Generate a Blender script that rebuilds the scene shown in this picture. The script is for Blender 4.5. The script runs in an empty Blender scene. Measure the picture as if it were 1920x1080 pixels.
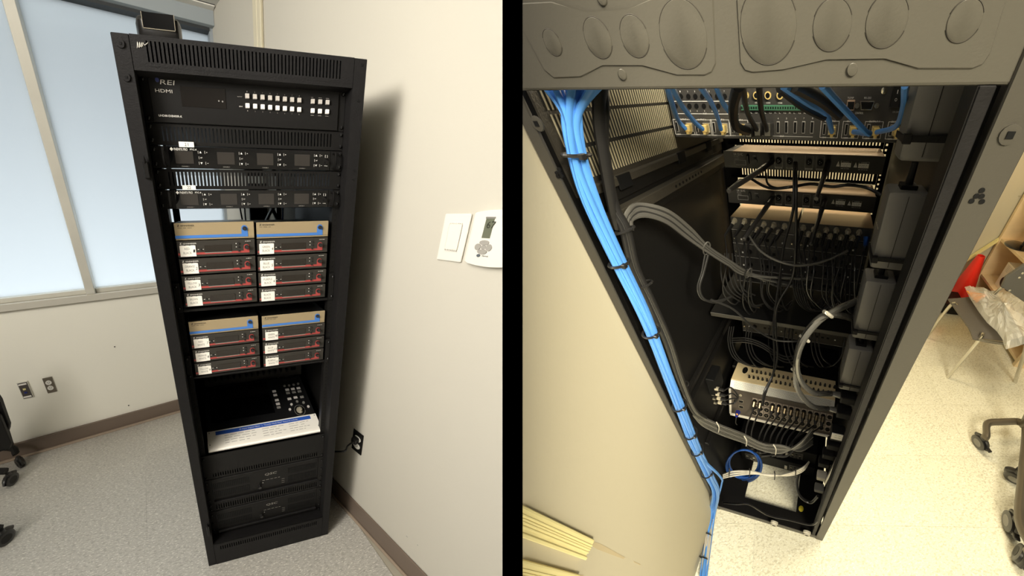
# Two wide-angle exposures of one equipment rack, mounted side by side: the front of the rack in
# its corner (room L) and the open rear of the rack (room R).  One camera looks at both places.
import bpy, bmesh, math, random
import numpy as np
from mathutils import Vector, Matrix
random.seed(7)
SC = 1.6                       # metres per unit of the survey
F, CX, CY = 700.0, 960.0, 540.0
KI = np.linalg.inv(np.array([[F, 0, CX], [0, F, CY], [0, 0, 1.0]]))

def survey(V, U, Z, O, f1, c1, X1, W, sx):
    """axes of a room (x along the rack, y into it, z up), from its three vanishing directions"""
    k = np.linalg.inv(np.array([[f1, 0, c1[0]], [0, f1, c1[1]], [0, 0, 1.0]]))
    h = lambda p: np.array([p[0], p[1], 1.0])
    cols = [s * h(p) / np.linalg.norm(k @ h(p)) for p, s in ((V, sx), (U, 1), (Z, -1))]
    t = np.linalg.lstsq(np.stack([h(O), -h(X1)], 1), -W * cols[0], rcond=None)[0][0]
    return np.stack(cols + [t * h(O)], 1)
PL = survey((2997, 359), (370, 397), (542, 1874), (391.6, 1062), 480, (471, 540), (614.8, 1003), .56, 1)
PR = survey((-1162, 194), (1585, 168), (1457, 1178), (1344, 952), 489, (1450, 540), (1540, 1013), .56, -1)

# world axes: the floor of room L is level, the origin is the foot of its rack
AL = KI @ PL
zw = np.cross(AL[:, 0], AL[:, 1]); zw /= np.linalg.norm(zw)
xw = AL[:, 0] / np.linalg.norm(AL[:, 0]); yw = np.cross(zw, xw)
RW3 = np.stack([xw, yw, zw])                       # camera axes -> world axes
C0 = -SC * (RW3 @ AL[:, 3])

class Room:
    def __init__(s, P):
        s.P = P
        A = SC * (RW3 @ (KI @ P)); s.A = A[:, :3]; s.o = A[:, 3] + C0
    def w(s, p): return s.A @ np.asarray(p, float) + s.o
    def _s(s, M, px, py):
        q = np.linalg.solve(np.stack(M, 1), np.array([px, py, 1.0])); return q[0] / q[2], q[1] / q[2]
    def Y(s, px, py, y): c = s.P.T; return s._s([c[0], c[2], c[1] * y + c[3]], px, py)       # -> x, z
    def X(s, px, py, x): c = s.P.T; return s._s([c[1], c[2], c[0] * x + c[3]], px, py)       # -> y, z
    def Z(s, px, py, z=0): c = s.P.T; return s._s([c[0], c[1], c[2] * z + c[3]], px, py)     # -> x, y
    def on(s, fr, px, py, n=0):                                                             # on a wall frame -> s, z
        o, ex, ey, ez = fr; P3 = s.P[:, :3]
        return s._s([P3 @ ex, P3 @ ez, P3 @ (o + n * ey) + s.P[:, 3]], px, py)
L, R = Room(PL), Room(PR)
I3 = (np.zeros(3), np.array([1., 0, 0]), np.array([0, 1., 0]), np.array([0, 0, 1.]))

# ---------------------------------------------------------------- camera, world, exposure, lamps
sc = bpy.context.scene
col = sc.collection
cd = bpy.data.cameras.new('camera'); cam = bpy.data.objects.new('camera', cd); col.objects.link(cam)
cd.sensor_width = 36; cd.sensor_fit = 'HORIZONTAL'; cd.lens = F / 1920 * 36; cd.clip_start = .01
m = Matrix.Identity(4)
for i in range(3):
    m[i][0], m[i][1], m[i][2], m[i][3] = RW3[i, 0], -RW3[i, 1], -RW3[i, 2], C0[i]
cam.matrix_world = m; sc.camera = cam
wd = bpy.data.worlds.new('world'); sc.world = wd; wd.use_nodes = True
wd.node_tree.nodes['Background'].inputs[0].default_value = (0, 0, 0, 1)
wd.node_tree.nodes['Background'].inputs[1].default_value = 0
vs = sc.view_settings; vs.view_transform = 'Standard'; vs.look = 'None'; vs.gamma = 1; vs.use_curve_mapping = False
vs.exposure = 0.0
sc.cycles.max_bounces = 8; sc.cycles.sample_clamp_indirect = 6

def lamp(name, room, p, target, sx, sy, power, rgb, spread=180):
    d = bpy.data.lights.new(name, 'AREA'); d.shape = 'RECTANGLE'; d.size = sx; d.size_y = sy
    d.energy = power; d.color = rgb; d.spread = math.radians(spread)
    o = bpy.data.objects.new(name, d); col.objects.link(o)
    a, b = Vector(room.w(p)), Vector(room.w(target))
    o.location = a; o.rotation_euler = (b - a).to_track_quat('-Z', 'Y').to_euler()
    return o
def CAMR(room, x, y, z):                           # a point behind the photographer, in the room's own axes
    return np.linalg.solve(room.A, RW3 @ np.array([x, y, z]) + C0 - room.o)
lamp('ceiling_and_fill_lamp', L, CAMR(L, -.95, -.82, -.7), (-.1, .2, .8), 1.25, 1.2, 80, (1, .94, .85))
lamp('ceiling_and_fill_lamp', L, CAMR(L, -1.45, -.30, -2.2), (.2, .1, .8), 1.0, 1.0, 75, (1, .95, .87))  # added frontal fill lamp for the dim rack interior
lamp('daylight', L, (-.9, 2.3, 1.15), (-.75, .8, 1.35), 2.6, 1.6, 125, (.90, .96, 1.0))
lamp('ceiling_and_fill_lamp', R, CAMR(R, -.32, -.12, -2.0), (.4, .3, 1.0), .7, .9, 300, (1, .92, .73))
lamp('ceiling_and_fill_lamp', R, (1.5, .9, 2.5), (1.5, .9, 0), 1.0, 1.0, 64, (1, .92, .71))
lamp('ceiling_and_fill_lamp', R, (.4, 1.75, 2.4), (.35, .9, 1.3), 1.0, .8, 50, (1, .83, .55))

# ---------------------------------------------------------------- materials
def lin(c): return tuple(((v / 255) / 12.92 if v / 255 <= .04045 else (((v / 255) + .055) / 1.055) ** 2.4) for v in c)
MATS = {}
def mat(name, rgb, rough=.5, metal=0, spec=.5, bump=0, scale=300, var=0, vscale=8, emit=0, alpha=1, trans=0):
    if name in MATS: return MATS[name]
    M = bpy.data.materials.new(name); MATS[name] = M; M.use_nodes = True
    nt = M.node_tree; b = nt.nodes['Principled BSDF']; c = lin(rgb)
    b.inputs['Base Color'].default_value = (*c, 1); b.inputs['Roughness'].default_value = rough
    b.inputs['Metallic'].default_value = metal; b.inputs['Specular IOR Level'].default_value = spec
    b.inputs['Alpha'].default_value = alpha; b.inputs['Transmission Weight'].default_value = trans
    if emit:
        b.inputs['Emission Color'].default_value = (*c, 1); b.inputs['Emission Strength'].default_value = emit
    if bump or var:
        tc = nt.nodes.new('ShaderNodeTexCoord')
    if bump:
        n = nt.nodes.new('ShaderNodeTexNoise'); n.inputs['Scale'].default_value = scale; n.inputs['Detail'].default_value = 3
        nt.links.new(tc.outputs['Object'], n.inputs['Vector'])
        u = nt.nodes.new('ShaderNodeBump'); u.inputs['Strength'].default_value = bump; u.inputs['Distance'].default_value = .002
        nt.links.new(n.outputs['Fac'], u.inputs['Height']); nt.links.new(u.outputs['Normal'], b.inputs['Normal'])
    if var:
        n = nt.nodes.new('ShaderNodeTexNoise'); n.inputs['Scale'].default_value = vscale; n.inputs['Detail'].default_value = 4
        nt.links.new(tc.outputs['Object'], n.inputs['Vector'])
        mr = nt.nodes.new('ShaderNodeMapRange'); mr.inputs['To Min'].default_value = 1 - var; mr.inputs['To Max'].default_value = 1 + var
        mr.inputs['From Min'].default_value = .3; mr.inputs['From Max'].default_value = .7
        nt.links.new(n.outputs['Fac'], mr.inputs['Value'])
        mx = nt.nodes.new('ShaderNodeVectorMath'); mx.operation = 'SCALE'; mx.inputs[0].default_value = c
        nt.links.new(mr.outputs['Result'], mx.inputs['Scale']); nt.links.new(mx.outputs['Vector'], b.inputs['Base Color'])
    return M
def vct(name, base, light, dark, rough):
    """vinyl composition tile: chips of lighter and darker vinyl in a grey ground"""
    M = bpy.data.materials.new(name); M.use_nodes = True; nt = M.node_tree; b = nt.nodes['Principled BSDF']
    tc = nt.nodes.new('ShaderNodeTexCoord'); prev = None
    def layer(colr, scale, lo, hi, sq, seed, prev):
        mp = nt.nodes.new('ShaderNodeMapping'); mp.inputs['Scale'].default_value = (1, sq, 1); mp.inputs['Location'].default_value = (seed, seed, 0)
        mp.inputs['Rotation'].default_value = (0, 0, seed)
        n = nt.nodes.new('ShaderNodeTexNoise'); n.inputs['Scale'].default_value = scale; n.inputs['Detail'].default_value = 2
        r = nt.nodes.new('ShaderNodeValToRGB'); r.color_ramp.elements[0].position = lo; r.color_ramp.elements[1].position = hi
        mx = nt.nodes.new('ShaderNodeMix'); mx.data_type = 'RGBA'
        nt.links.new(tc.outputs['Object'], mp.inputs['Vector']); nt.links.new(mp.outputs['Vector'], n.inputs['Vector'])
        nt.links.new(n.outputs['Fac'], r.inputs['Fac']); nt.links.new(r.outputs['Color'], mx.inputs['Factor'])
        if prev is None: mx.inputs['A'].default_value = (*lin(base), 1)
        else: nt.links.new(prev, mx.inputs['A'])
        mx.inputs['B'].default_value = (*lin(colr), 1)
        return mx.outputs['Result']
    prev = layer(dark, 55, .52, .62, 2.2, 1.3, prev)
    prev = layer(light, 85, .60, .66, 2.0, 2.4, prev)
    prev = layer(light, 50, .63, .69, 3.2, .6, prev)
    oi = nt.nodes.new('ShaderNodeObjectInfo'); mr = nt.nodes.new('ShaderNodeMapRange')
    mr.inputs['To Min'].default_value = .96; mr.inputs['To Max'].default_value = 1.04
    vm = nt.nodes.new('ShaderNodeVectorMath'); vm.operation = 'SCALE'
    nt.links.new(oi.outputs['Random'], mr.inputs['Value']); nt.links.new(prev, vm.inputs[0]); nt.links.new(mr.outputs['Result'], vm.inputs['Scale'])
    nt.links.new(vm.outputs['Vector'], b.inputs['Base Color']); b.inputs['Roughness'].default_value = rough
    return M
BLK = mat('rack_black', (23, 22, 22), .6, 0, .18, .35, 260, .12, 60)
BLK2 = mat('panel_black', (19, 18, 17), .5, 0, .2, .15, 300)
BLKG = mat('gloss_black', (14, 14, 15), .12, 0, .5)
MATTE = mat('matte_black', (9, 9, 9), .7, 0, .2)
SCREW = mat('screw_black', (60, 60, 60), .25, .8)
FACE = mat('face_grey', (56, 53, 48), .5, .2, .3, .1, 400)
TAN = mat('champagne', (164, 147, 115), .45, .3, .4, .06, 500)
TOPM = mat('cover_painted_sheen', (132, 102, 66), .3, .75, .5)  # tan stands in for warm room light reflected off dark covers
BLUS = mat('blue_stripe', (62, 116, 190), .5)
REDS = mat('red_stripe', (160, 62, 58), .5)
PAPER = mat('paper', (236, 232, 222), .7)
INK = mat('ink', (28, 28, 30), .7)
WINK = mat('white_print', (225, 222, 214), .6)
GINK = mat('grey_print', (150, 146, 138), .6)
LCD = mat('dark_display', (26, 18, 8), .12, 0, .5)
SCRN = mat('grey_display', (48, 45, 42), .2, 0, .5)
BTN = mat('white_button', (232, 226, 216), .4, emit=.25)
BTNG = mat('grey_button', (190, 184, 176), .4, emit=.1)
ALU = mat('aluminium', (186, 182, 172), .35, .7)
MULL = mat('mullion_metal', (212, 209, 198), .4, .3, var=.08, vscale=3)
CHR = mat('chrome', (215, 212, 204), .15, 1)
NICK = mat('nickel', (205, 198, 180), .25, .9)
WHT = mat('white_plastic', (226, 223, 214), .4)
GRYP = mat('grey_plastic', (126, 124, 118), .5)
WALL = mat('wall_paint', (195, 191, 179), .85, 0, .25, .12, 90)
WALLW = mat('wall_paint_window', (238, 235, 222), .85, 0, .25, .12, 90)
WALLR = mat('wall_paint_cream', (192, 183, 157), .75, 0, .3, .12, 90)
CREAM = mat('cream_plastic', (234, 220, 152), .45)
BASEB = mat('rubber_base', (112, 98, 86), .6)
BASEL = mat('rubber_base_toe', (158, 142, 124), .6)
CEILM = mat('ceiling_tile', (206, 204, 196), .9, bump=.3, scale=120)
VCTL = vct('vinyl_tile', (183, 180, 172), (224, 221, 211), (164, 161, 153), .4)
VCTR = vct('vinyl_tile_waxed', (230, 225, 200), (245, 242, 224), (208, 201, 174), .2)
SEAM = mat('tile_seam', (166, 160, 144), .8)
BLUC = mat('blue_cable', (84, 146, 220), .4)
BLUCD = mat('blue_cable_dark', (36, 80, 152), .45)
BLKC = mat('black_cable', (32, 31, 30), .4)
BLKC2 = mat('charcoal_cable', (46, 45, 43), .3)
GRYC = mat('grey_cable', (82, 80, 75), .3)
LGRC = mat('light_grey_cable', (196, 190, 174), .5)
BRIGHT = mat('plug_bright', (222, 212, 186), .28, .6)
CREAML = mat('cream_raceway', (212, 204, 178), .5)
GOLD = mat('clear_gold_plug', (224, 196, 122), .25, .2)
GREEN = mat('green_terminal', (58, 104, 78), .5)
BRICK = mat('adapter_grey', (98, 96, 92), .5, 0, .4, .15, 300)
REARP = mat('rear_panel', (62, 60, 57), .45, .2, .4, .15, 300)
RACKR = mat('rack_grey', (70, 67, 59), .5, .1, .4, .08, 300)
WOOD = mat('maple', (226, 200, 156), .45, var=.1, vscale=5)
CONE = mat('cone_red', (226, 40, 24), .5)
SEAT = mat('seat_grey', (92, 87, 80), .55)
BAGM = mat('clear_bag', (240, 238, 226), .12, 0, .6, alpha=.38)

# ---------------------------------------------------------------- building blocks
INFO = {}                                   # object name -> (room, base point)
CACHE = {}
def newobj(name, data):
    o = bpy.data.objects.new(name, data); col.objects.link(o); return o
def tag(o, label=None, cat=None, group=None, kind=None):
    if label: o['label'] = label
    if cat: o['category'] = cat
    if group: o['group'] = group
    if kind: o['kind'] = kind
    return o
def thing(room, name, base, label, cat, group=None):
    o = newobj(name, None); o.empty_display_size = .05; o.location = room.w(base)
    INFO[o.name] = (room, np.asarray(base, float)); return tag(o, label, cat, group)
def clip_plane(px):
    n = np.array([F, 0, -(px - CX)]); return C0, RW3 @ (n / np.linalg.norm(n))
class MB:
    def __init__(s, fr=I3): s.v = []; s.f = []; s.fr = fr
    def add(s, vs_, fs):
        k = len(s.v); o, ex, ey, ez = s.fr
        s.v += [o + ex * p[0] + ey * p[1] + ez * p[2] for p in vs_]
        s.f += [[i + k for i in f] for f in fs]; return s
    def box(s, x0, x1, y0, y1, z0, z1):
        return s.add([(x, y, z) for z in (z0, z1) for y in (y0, y1) for x in (x0, x1)],
                     [[0, 2, 3, 1], [4, 5, 7, 6], [0, 1, 5, 4], [2, 6, 7, 3], [0, 4, 6, 2], [1, 3, 7, 5]])
    def hexa(s, a, b):                       # two quads of four points
        return s.add(list(a) + list(b), [[3, 2, 1, 0], [4, 5, 6, 7]] + [[i, (i + 1) % 4, 4 + (i + 1) % 4, 4 + i] for i in range(4)])
    def _prism(s, pts, f0, f1):
        n = len(pts); A = sum(pts[i][0] * pts[(i + 1) % n][1] - pts[(i + 1) % n][0] * pts[i][1] for i in range(n))
        if A < 0: pts = pts[::-1]
        return s.add([f0(p) for p in pts] + [f1(p) for p in pts],
                     [list(range(n)), list(range(2 * n - 1, n - 1, -1))] + [[i, n + i, n + (i + 1) % n, (i + 1) % n] for i in range(n)])
    def py(s, pts, y0, y1): return s._prism(pts, lambda p: (p[0], y0, p[1]), lambda p: (p[0], y1, p[1]))
    def px(s, pts, x0, x1): return s._prism(pts, lambda p: (x1, p[0], p[1]), lambda p: (x0, p[0], p[1]))
    def pz(s, pts, z0, z1): return s._prism(pts, lambda p: (p[0], p[1], z1), lambda p: (p[0], p[1], z0))
    def lathe(s, c, axis, prof, n=14):       # prof: (radius, distance along axis)
        k = {'x': 0, 'y': 1, 'z': 2}[axis]; a, b = (k + 1) % 3, (k + 2) % 3; vs_ = []
        for r, d in prof:
            for i in range(n):
                t = 2 * math.pi * i / n; p = list(c); p[k] += d; p[a] += r * math.cos(t); p[b] += r * math.sin(t); vs_.append(p)
        fs = []; m_ = len(prof)
        for j in range(m_ - 1):
            for i in range(n):
                fs.append([j * n + i, j * n + (i + 1) % n, (j + 1) * n + (i + 1) % n, (j + 1) * n + i])
        fs.append(list(range(n))[::-1]); fs.append([(m_ - 1) * n + i for i in range(n)])
        return s.add(vs_, fs)
    def cyl(s, c, axis, r, d, n=14, r2=None): return s.lathe(c, axis, [(r, 0), (r2 if r2 is not None else r, d)], n)
    def tube(s, pts, r, n=7, sub=5, rr=None):
        P = [np.asarray(p, float) for p in pts]
        if sub > 1 and len(P) > 2:
            Q = [2 * P[0] - P[1]] + P + [2 * P[-1] - P[-2]]; out = []
            for i in range(1, len(Q) - 2):
                a, b, c, d = Q[i - 1:i + 3]
                for j in range(sub):
                    t = j / sub; out.append(.5 * (2 * b + (c - a) * t + (2 * a - 5 * b + 4 * c - d) * t * t + (3 * b - a - 3 * c + d) * t ** 3))
            out.append(P[-1]); P = out
        vs_ = []; T = [P[min(i + 1, len(P) - 1)] - P[max(i - 1, 0)] for i in range(len(P))]
        T = [t / (np.linalg.norm(t) + 1e-9) for t in T]
        up = np.array([0, 0, 1.]) if abs(T[0][2]) < .9 else np.array([1., 0, 0]); u = np.cross(T[0], up); u /= np.linalg.norm(u)
        for k, (p, t) in enumerate(zip(P, T)):
            u = u - t * (u @ t); u /= np.linalg.norm(u) + 1e-9; w_ = np.cross(t, u)
            r_ = r if rr is None else rr[0] + (rr[1] - rr[0]) * k / (len(P) - 1)
            vs_ += [p + r_ * (u * math.cos(2 * math.pi * i / n) + w_ * math.sin(2 * math.pi * i / n)) for i in range(n)]
        fs = [[j * n + i, j * n + (i + 1) % n, (j + 1) * n + (i + 1) % n, (j + 1) * n + i] for j in range(len(P) - 1) for i in range(n)]
        fs.append(list(range(n))[::-1]); fs.append([(len(P) - 1) * n + i for i in range(n)])
        return s.add(vs_, fs)
    def slots(s, x0, x1, y0, y1, z0, z1, sx0, sx1, sz0, sz1, n, duty=.4):
        """panel with n real slots between sx0 and sx1"""
        s.box(x0, x1, y0, y1, sz1, z1); s.box(x0, x1, y0, y1, z0, sz0)
        p = (sx1 - sx0) / n; g = p * duty; e = x0
        for i in range(n):
            a = sx0 + i * p; s.box(e, a, y0, y1, sz0, sz1); e = a + g
        return s.box(e, x1, y0, y1, sz0, sz1)
    def build(s, name, material, parent=None, room=None, base=(0, 0, 0), bev=0, seg=1, smooth=False, key=None, clip=None, kind=None, label=None):
        if parent is not None: room, base = INFO[parent.name]
        base = np.asarray(base, float)
        if key and key in CACHE: me = CACHE[key]
        else:
            bm = bmesh.new(); vv = [bm.verts.new(p) for p in s.v]
            for f in s.f:
                try: bm.faces.new([vv[i] for i in f])
                except ValueError: pass
            if bev:
                bmesh.ops.bevel(bm, geom=bm.edges[:], offset=bev, segments=seg, affect='EDGES', clamp_overlap=True, profile=.5)
            for v in bm.verts: v.co = Vector(room.w(v.co))
            clip = list(clip or [])
            pp = room.P[:, :3] @ np.array(s.v).T + room.P[:, 3:4]; pxs = pp[0] / np.maximum(pp[2], .02)
            if room is L and not clip and pxs.max() > 941: clip = [(942, 1)]
            if room is R and not clip and pxs.min() < 981: clip = [(980, -1)]
            for px, side in clip:
                co, no = clip_plane(px)
                g = bmesh.ops.bisect_plane(bm, geom=bm.verts[:] + bm.edges[:] + bm.faces[:], plane_co=co, plane_no=no * side, clear_outer=True)
                ed = [e for e in g['geom_cut'] if isinstance(e, bmesh.types.BMEdge)]
                if ed: bmesh.ops.holes_fill(bm, edges=ed, sides=0)
            wb = Vector(room.w(base))
            for v in bm.verts: v.co -= wb
            bmesh.ops.recalc_face_normals(bm, faces=bm.faces[:])
            me = bpy.data.meshes.new(name); bm.to_mesh(me); bm.free(); me.materials.append(material)
            if smooth:
                for p in me.polygons: p.use_smooth = True
                me.set_sharp_from_angle(angle=math.radians(42))
            if key: CACHE[key] = me
        o = newobj(name, me)
        if parent is not None: o.parent = parent
        else: o.location = room.w(base)
        INFO[o.name] = (room, base)
        if kind: o['kind'] = kind
        if label: o['label'] = label
        return o
TXT = {}
def glyphs(s_):
    if s_ not in TXT:
        cu = bpy.data.curves.new('t', 'FONT'); cu.body = s_; cu.size = 1; cu.resolution_u = 2
        ob = bpy.data.objects.new('t', cu); col.objects.link(ob)
        dg = bpy.context.evaluated_depsgraph_get(); dg.update()
        me = bpy.data.meshes.new_from_object(ob.evaluated_get(dg))
        vv = [(v.co.x, v.co.y) for v in me.vertices]; ff = [list(p.vertices) for p in me.polygons]
        bpy.data.objects.remove(ob); bpy.data.meshes.remove(me); bpy.data.curves.remove(cu)
        x0 = min(v[0] for v in vv); x1 = max(v[0] for v in vv); y0 = min(v[1] for v in vv); y1 = max(v[1] for v in vv)
        TXT[s_] = ([((v[0] - x0) / (x1 - x0), (v[1] - y0) / (y1 - y0)) for v in vv], ff)
    return TXT[s_]
def letters(mb, s_, x0, x1, z0, z1, y, slant=0):
    """flat print filling the box x0..x1, z0..z1 on the plane y; '~' stands for print too small to read in the photograph"""
    if s_[0] == '~':
        rg = random.Random(len(s_) * 7 + int(x0 * 1e4)); n = len(s_); x = x0; p = (x1 - x0) / n
        while x < x1 - p * .3:
            w_ = min(p * rg.uniform(.6, 1.5), x1 - x); mb.add([(x, y, z0 + (z1 - z0) * .32), (x + w_, y, z0 + (z1 - z0) * .32), (x + w_, y, z0 + (z1 - z0) * .68), (x, y, z0 + (z1 - z0) * .68)], [[0, 1, 2, 3]]); x += w_ + p * .35
        return mb
    vv, ff = glyphs(s_); return mb.add([(x0 + (x1 - x0) * a + slant * (z1 - z0) * b, y, z0 + (z1 - z0) * b) for a, b in vv], ff)
# ================================================================ ROOM L : the front of the rack
KL = [(942, 1)]; KR = [(980, -1)]           # each exposure ends here: the rooms stop at these planes
def wallframe(a, b):
    a = np.array([a[0], a[1], 0.]); d = np.array([b[0], b[1], 0.]) - a; d /= np.linalg.norm(d)
    return (a, d, np.array([-d[1], d[0], 0.]), np.array([0, 0, 1.]))
wa, wb_ = L.Z(50, 852), L.Z(336, 770)
WW = wallframe(wa, wb_)                                         # window wall
CORN = (0.3152, 1.0680)
RW = wallframe(CORN, L.Z(765, 1080))                            # wall with the thermostat
SCORN = 1.474; CEIL = 2.481

# added wall behind the camera, keeps each room's lamps out of the other
pw = bmesh.new(); bmesh.ops.create_cube(pw, size=1)
for v in pw.verts: zc = -1.75 + v.co.z * 3.4; v.co = Vector(C0 + RW3 @ np.array([v.co.x * .02 + .38 * zc, v.co.y * 5, zc]))
pm = bpy.data.meshes.new('added_light_divider'); pw.to_mesh(pm); pw.free(); pm.materials.append(WALL)
tag(newobj('added_light_divider', pm), 'added cream divider behind the camera, blocks lamp light between rooms', kind='structure')
# floor of vinyl tiles
fl = MB(WW).box(-1.4, 2.4, -2.6, .12, -.06, -.0025).build('floor', SEAM, room=L, clip=KL, kind='structure')
tag(fl, 'grey speckled vinyl tile floor around the front of the rack')
for i in range(-5, 8):
    for j in range(-8, 1):
        s0, n0 = .07 + i * .32, -.30 + j * .32
        c = WW[0] + WW[1] * (s0 + .16) + WW[2] * (n0 + .16)
        if (c - RW[0]) @ RW[2] > .05 or n0 > .02 or s0 < -1.4 or n0 < -2.4: continue
        MB(WW).box(s0 + .0002, s0 + .3198, n0 + .0002, n0 + .3198, -.0025, 0).build('tile', VCTL, fl, clip=KL)

# window wall
w1 = MB(WW).box(-1.4, SCORN, 0, .12, 0, .99).build('wall_left', WALLW, room=L, kind='structure')
tag(w1, 'beige painted wall below the frosted windows')
for px, py in ((215, 650), (241, 760)):
    s_, z_ = L.on(WW, px, py); MB(WW).cyl((s_, -.003, z_), 'y', .004, .004, 8).build('nail_hole', INK, w1)
tag(MB(WW).box(-1.4, SCORN, -.022, .12, .985, 1.03).build('trim_1', WALL, room=L, bev=.004, kind='structure'), 'cream window sill ledge')
tag(MB(WW).box(-1.4, SCORN - .02, -.012, 0, 0, .112).build('baseboard_left', BASEB, room=L, bev=.002, kind='structure'), 'brown rubber baseboard under the windows')
tag(MB(WW).box(-1.4, SCORN - .02, -.024, -.012, 0, .016).build('trim_2', BASEL, room=L, bev=.002, kind='structure'), 'pale toe of the brown rubber baseboard')
tag(MB(WW).box(-1.4, SCORN, -.03, .12, 2.415, CEIL).build('trim_3', mat('head_grey', (150, 158, 162), .7), room=L, kind='structure'), 'grey blue panel above the windows')
# frosted glass: daylight behind it
FROST = bpy.data.materials.new('frosted_glass'); FROST.use_nodes = True
nt = FROST.node_tree; nt.nodes.clear()
o_ = nt.nodes.new('ShaderNodeOutputMaterial'); tr = nt.nodes.new('ShaderNodeBsdfTranslucent'); gl = nt.nodes.new('ShaderNodeBsdfGlossy'); mx = nt.nodes.new('ShaderNodeMixShader')
tr.inputs[0].default_value = (.90, .93, .94, 1); gl.inputs['Roughness'].default_value = .35; gl.inputs[0].default_value = (.8, .8, .8, 1); mx.inputs[0].default_value = .06
nt.links.new(tr.outputs[0], mx.inputs[1]); nt.links.new(gl.outputs[0], mx.inputs[2]); nt.links.new(mx.outputs[0], o_.inputs[0])
DARK = mat('window_gasket', (40, 44, 46), .6)
for k, (s0, s1) in enumerate(((-1.4, .574), (.622, 1.452))):
    wn = MB(WW).box(s0, s1, .03, .036, 1.05, 2.41).build('window_%d' % (k + 1), FROST, room=L, kind='structure')
    tag(wn, ('wide frosted window pane left of the metal mullion', 'frosted window pane between the metal mullion and the room corner')[k])
    MB(WW).box(s0, s1, -.004, .05, 1.03, 1.058).build('window_frame', MULL, wn, bev=.002)
    MB(WW).box(s0, s1, -.008, .05, 2.402, 2.415).build('gasket', DARK, wn)  # dark strip paints the shade in the gap under the head panel
    if k: MB(WW).box(1.452, SCORN, -.004, .05, 1.03, 2.415).build('jamb', mat('jamb_grey', (150, 158, 164), .6), wn)
tag(MB(WW).box(.574, .622, -.022, .05, 1.03, 2.415).build('trim_4', MULL, room=L, bev=.003, kind='structure'), 'brushed metal mullion between the two frosted panes')
# ceiling corner
ce = MB(WW).box(-1.4, 1.9, -2.6, .12, CEIL, CEIL + .03).build('ceiling', CEILM, room=L, clip=KL, kind='structure')
tag(ce, 'white ceiling tiles in the window corner')
MB(WW).box(-1.4, SCORN, -.06, -.03, CEIL - .006, CEIL).build('grid_strip', WHT, ce)
MB(WW).box(-1.4, SCORN, -.064, -.06, CEIL - .001, CEIL).build('grid_seam', DARK, ce)
# thermostat wall
w2 = MB(RW).box(0, 1.75, 0, .12, 0, CEIL).build('wall_right', WALL, room=L, clip=KL, kind='structure')
tag(w2, 'cream painted wall to the right of the rack front')
for px, py, a in ((763, 1006, .003), (783, 1022, .002)):
    s_, z_ = L.on(RW, px, py); MB(RW).box(s_ - a, s_ + a, -.0006, .001, z_ - .001, z_ + .001).build('scuff', GRYP, w2)
tag(MB(RW).box(.02, 1.70, -.008, 0, 0, .118).build('baseboard_right', BASEB, room=L, bev=.002, clip=KL, kind='structure'), 'brown rubber baseboard along the thermostat wall')
tag(MB(RW).box(.02, 1.70, -.018, -.008, 0, .014).build('trim_5', BASEL, room=L, bev=.002, clip=KL, kind='structure'), 'toe of the rubber baseboard on the thermostat wall')
rc = MB(RW).box(.398, .428, -.014, 0, .12, CEIL).build('trim_6', CREAML, room=L, bev=.003, kind='structure')
tag(rc, 'cream two-channel wall raceway behind the rack'); MB(RW).box(.431, .458, -.016, 0, .12, CEIL)  .build('channel', CREAML, rc, bev=.003)

# wall sensor plate
def onr(px, py, n=0): return L.on(RW, px, py, -n)
wf = lambda s, n, z: RW[0] + RW[1] * s + RW[2] * n + RW[3] * z
s0, s1, z0, z1 = 1.245, 1.3015, 1.347, 1.471
t = thing(L, 'wall_sensor', wf(s0, 0, z0), 'plain white wall sensor plate with raised grooved cover, left of the thermostat', 'wall plate')
MB(RW).box(s0, s1, -.009, 0, z0, z1).build('plate', WHT, t, bev=.003, seg=2)
(a, zc), (b, zd) = onr(834, 467, .01), onr(868, 420, .01)
MB(RW).box(a, b, -.016, -.009, zc, zd).build('cover', WHT, t, bev=.002)
for k in range(9):
    x = a + (b - a) * (k + .5) / 9
    MB(RW).box(x - .0008, x + .0008, -.0165, -.012, zd - .0015, zd + .002).build('groove_tooth', WHT, t)
    MB(RW).box(x - .0008, x + .0008, -.0165, -.012, zc - .002, zc + .0015).build('groove_tooth', WHT, t)
# thermostat
s0, z0, z1 = 1.3115, 1.353, 1.474; s1 = s0 + .085
t = thing(L, 'thermostat', wf(s0, 0, z0), 'white digital thermostat with grey screen and round keypad', 'thermostat')
N = 10; prof = [(s0 + (s1 - s0) * k / N, z1 + .006 * math.sin(math.pi * k / N)) for k in range(N + 1)] + [(s1 - (s1 - s0) * k / N, z0 - .006 * math.sin(math.pi * k / N)) for k in range(N + 1)]
MB(RW).py(prof, -.024, 0).build('housing', WHT, t, bev=.004, seg=2, clip=KL)
def rwbox(p, q, n): (a, zb), (c, zt) = onr(*p, n), onr(*q, n); return min(a, c), max(a, c), min(zb, zt), max(zb, zt)
a, b, c, d = rwbox((903, 446), (928, 410), .0245)
MB(RW).box(a, b, -.0252, -.023, c, d).build('screen', mat('lcd_green', (104, 108, 92), .3), t, clip=KL)
mb = MB(RW); letters(mb, '67', a + .004, a + .019, d - .022, d - .006, -.0258); mb.build('digits', mat('lcd_ink', (44, 46, 38), .5), t, clip=KL)
MB(RW).box(a - .001, b + .001, -.0256, -.023, d, d + .004).build('screen_bezel', GRYP, t, clip=KL)
cx, cz = onr(906, 463.5, .0245)
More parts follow.
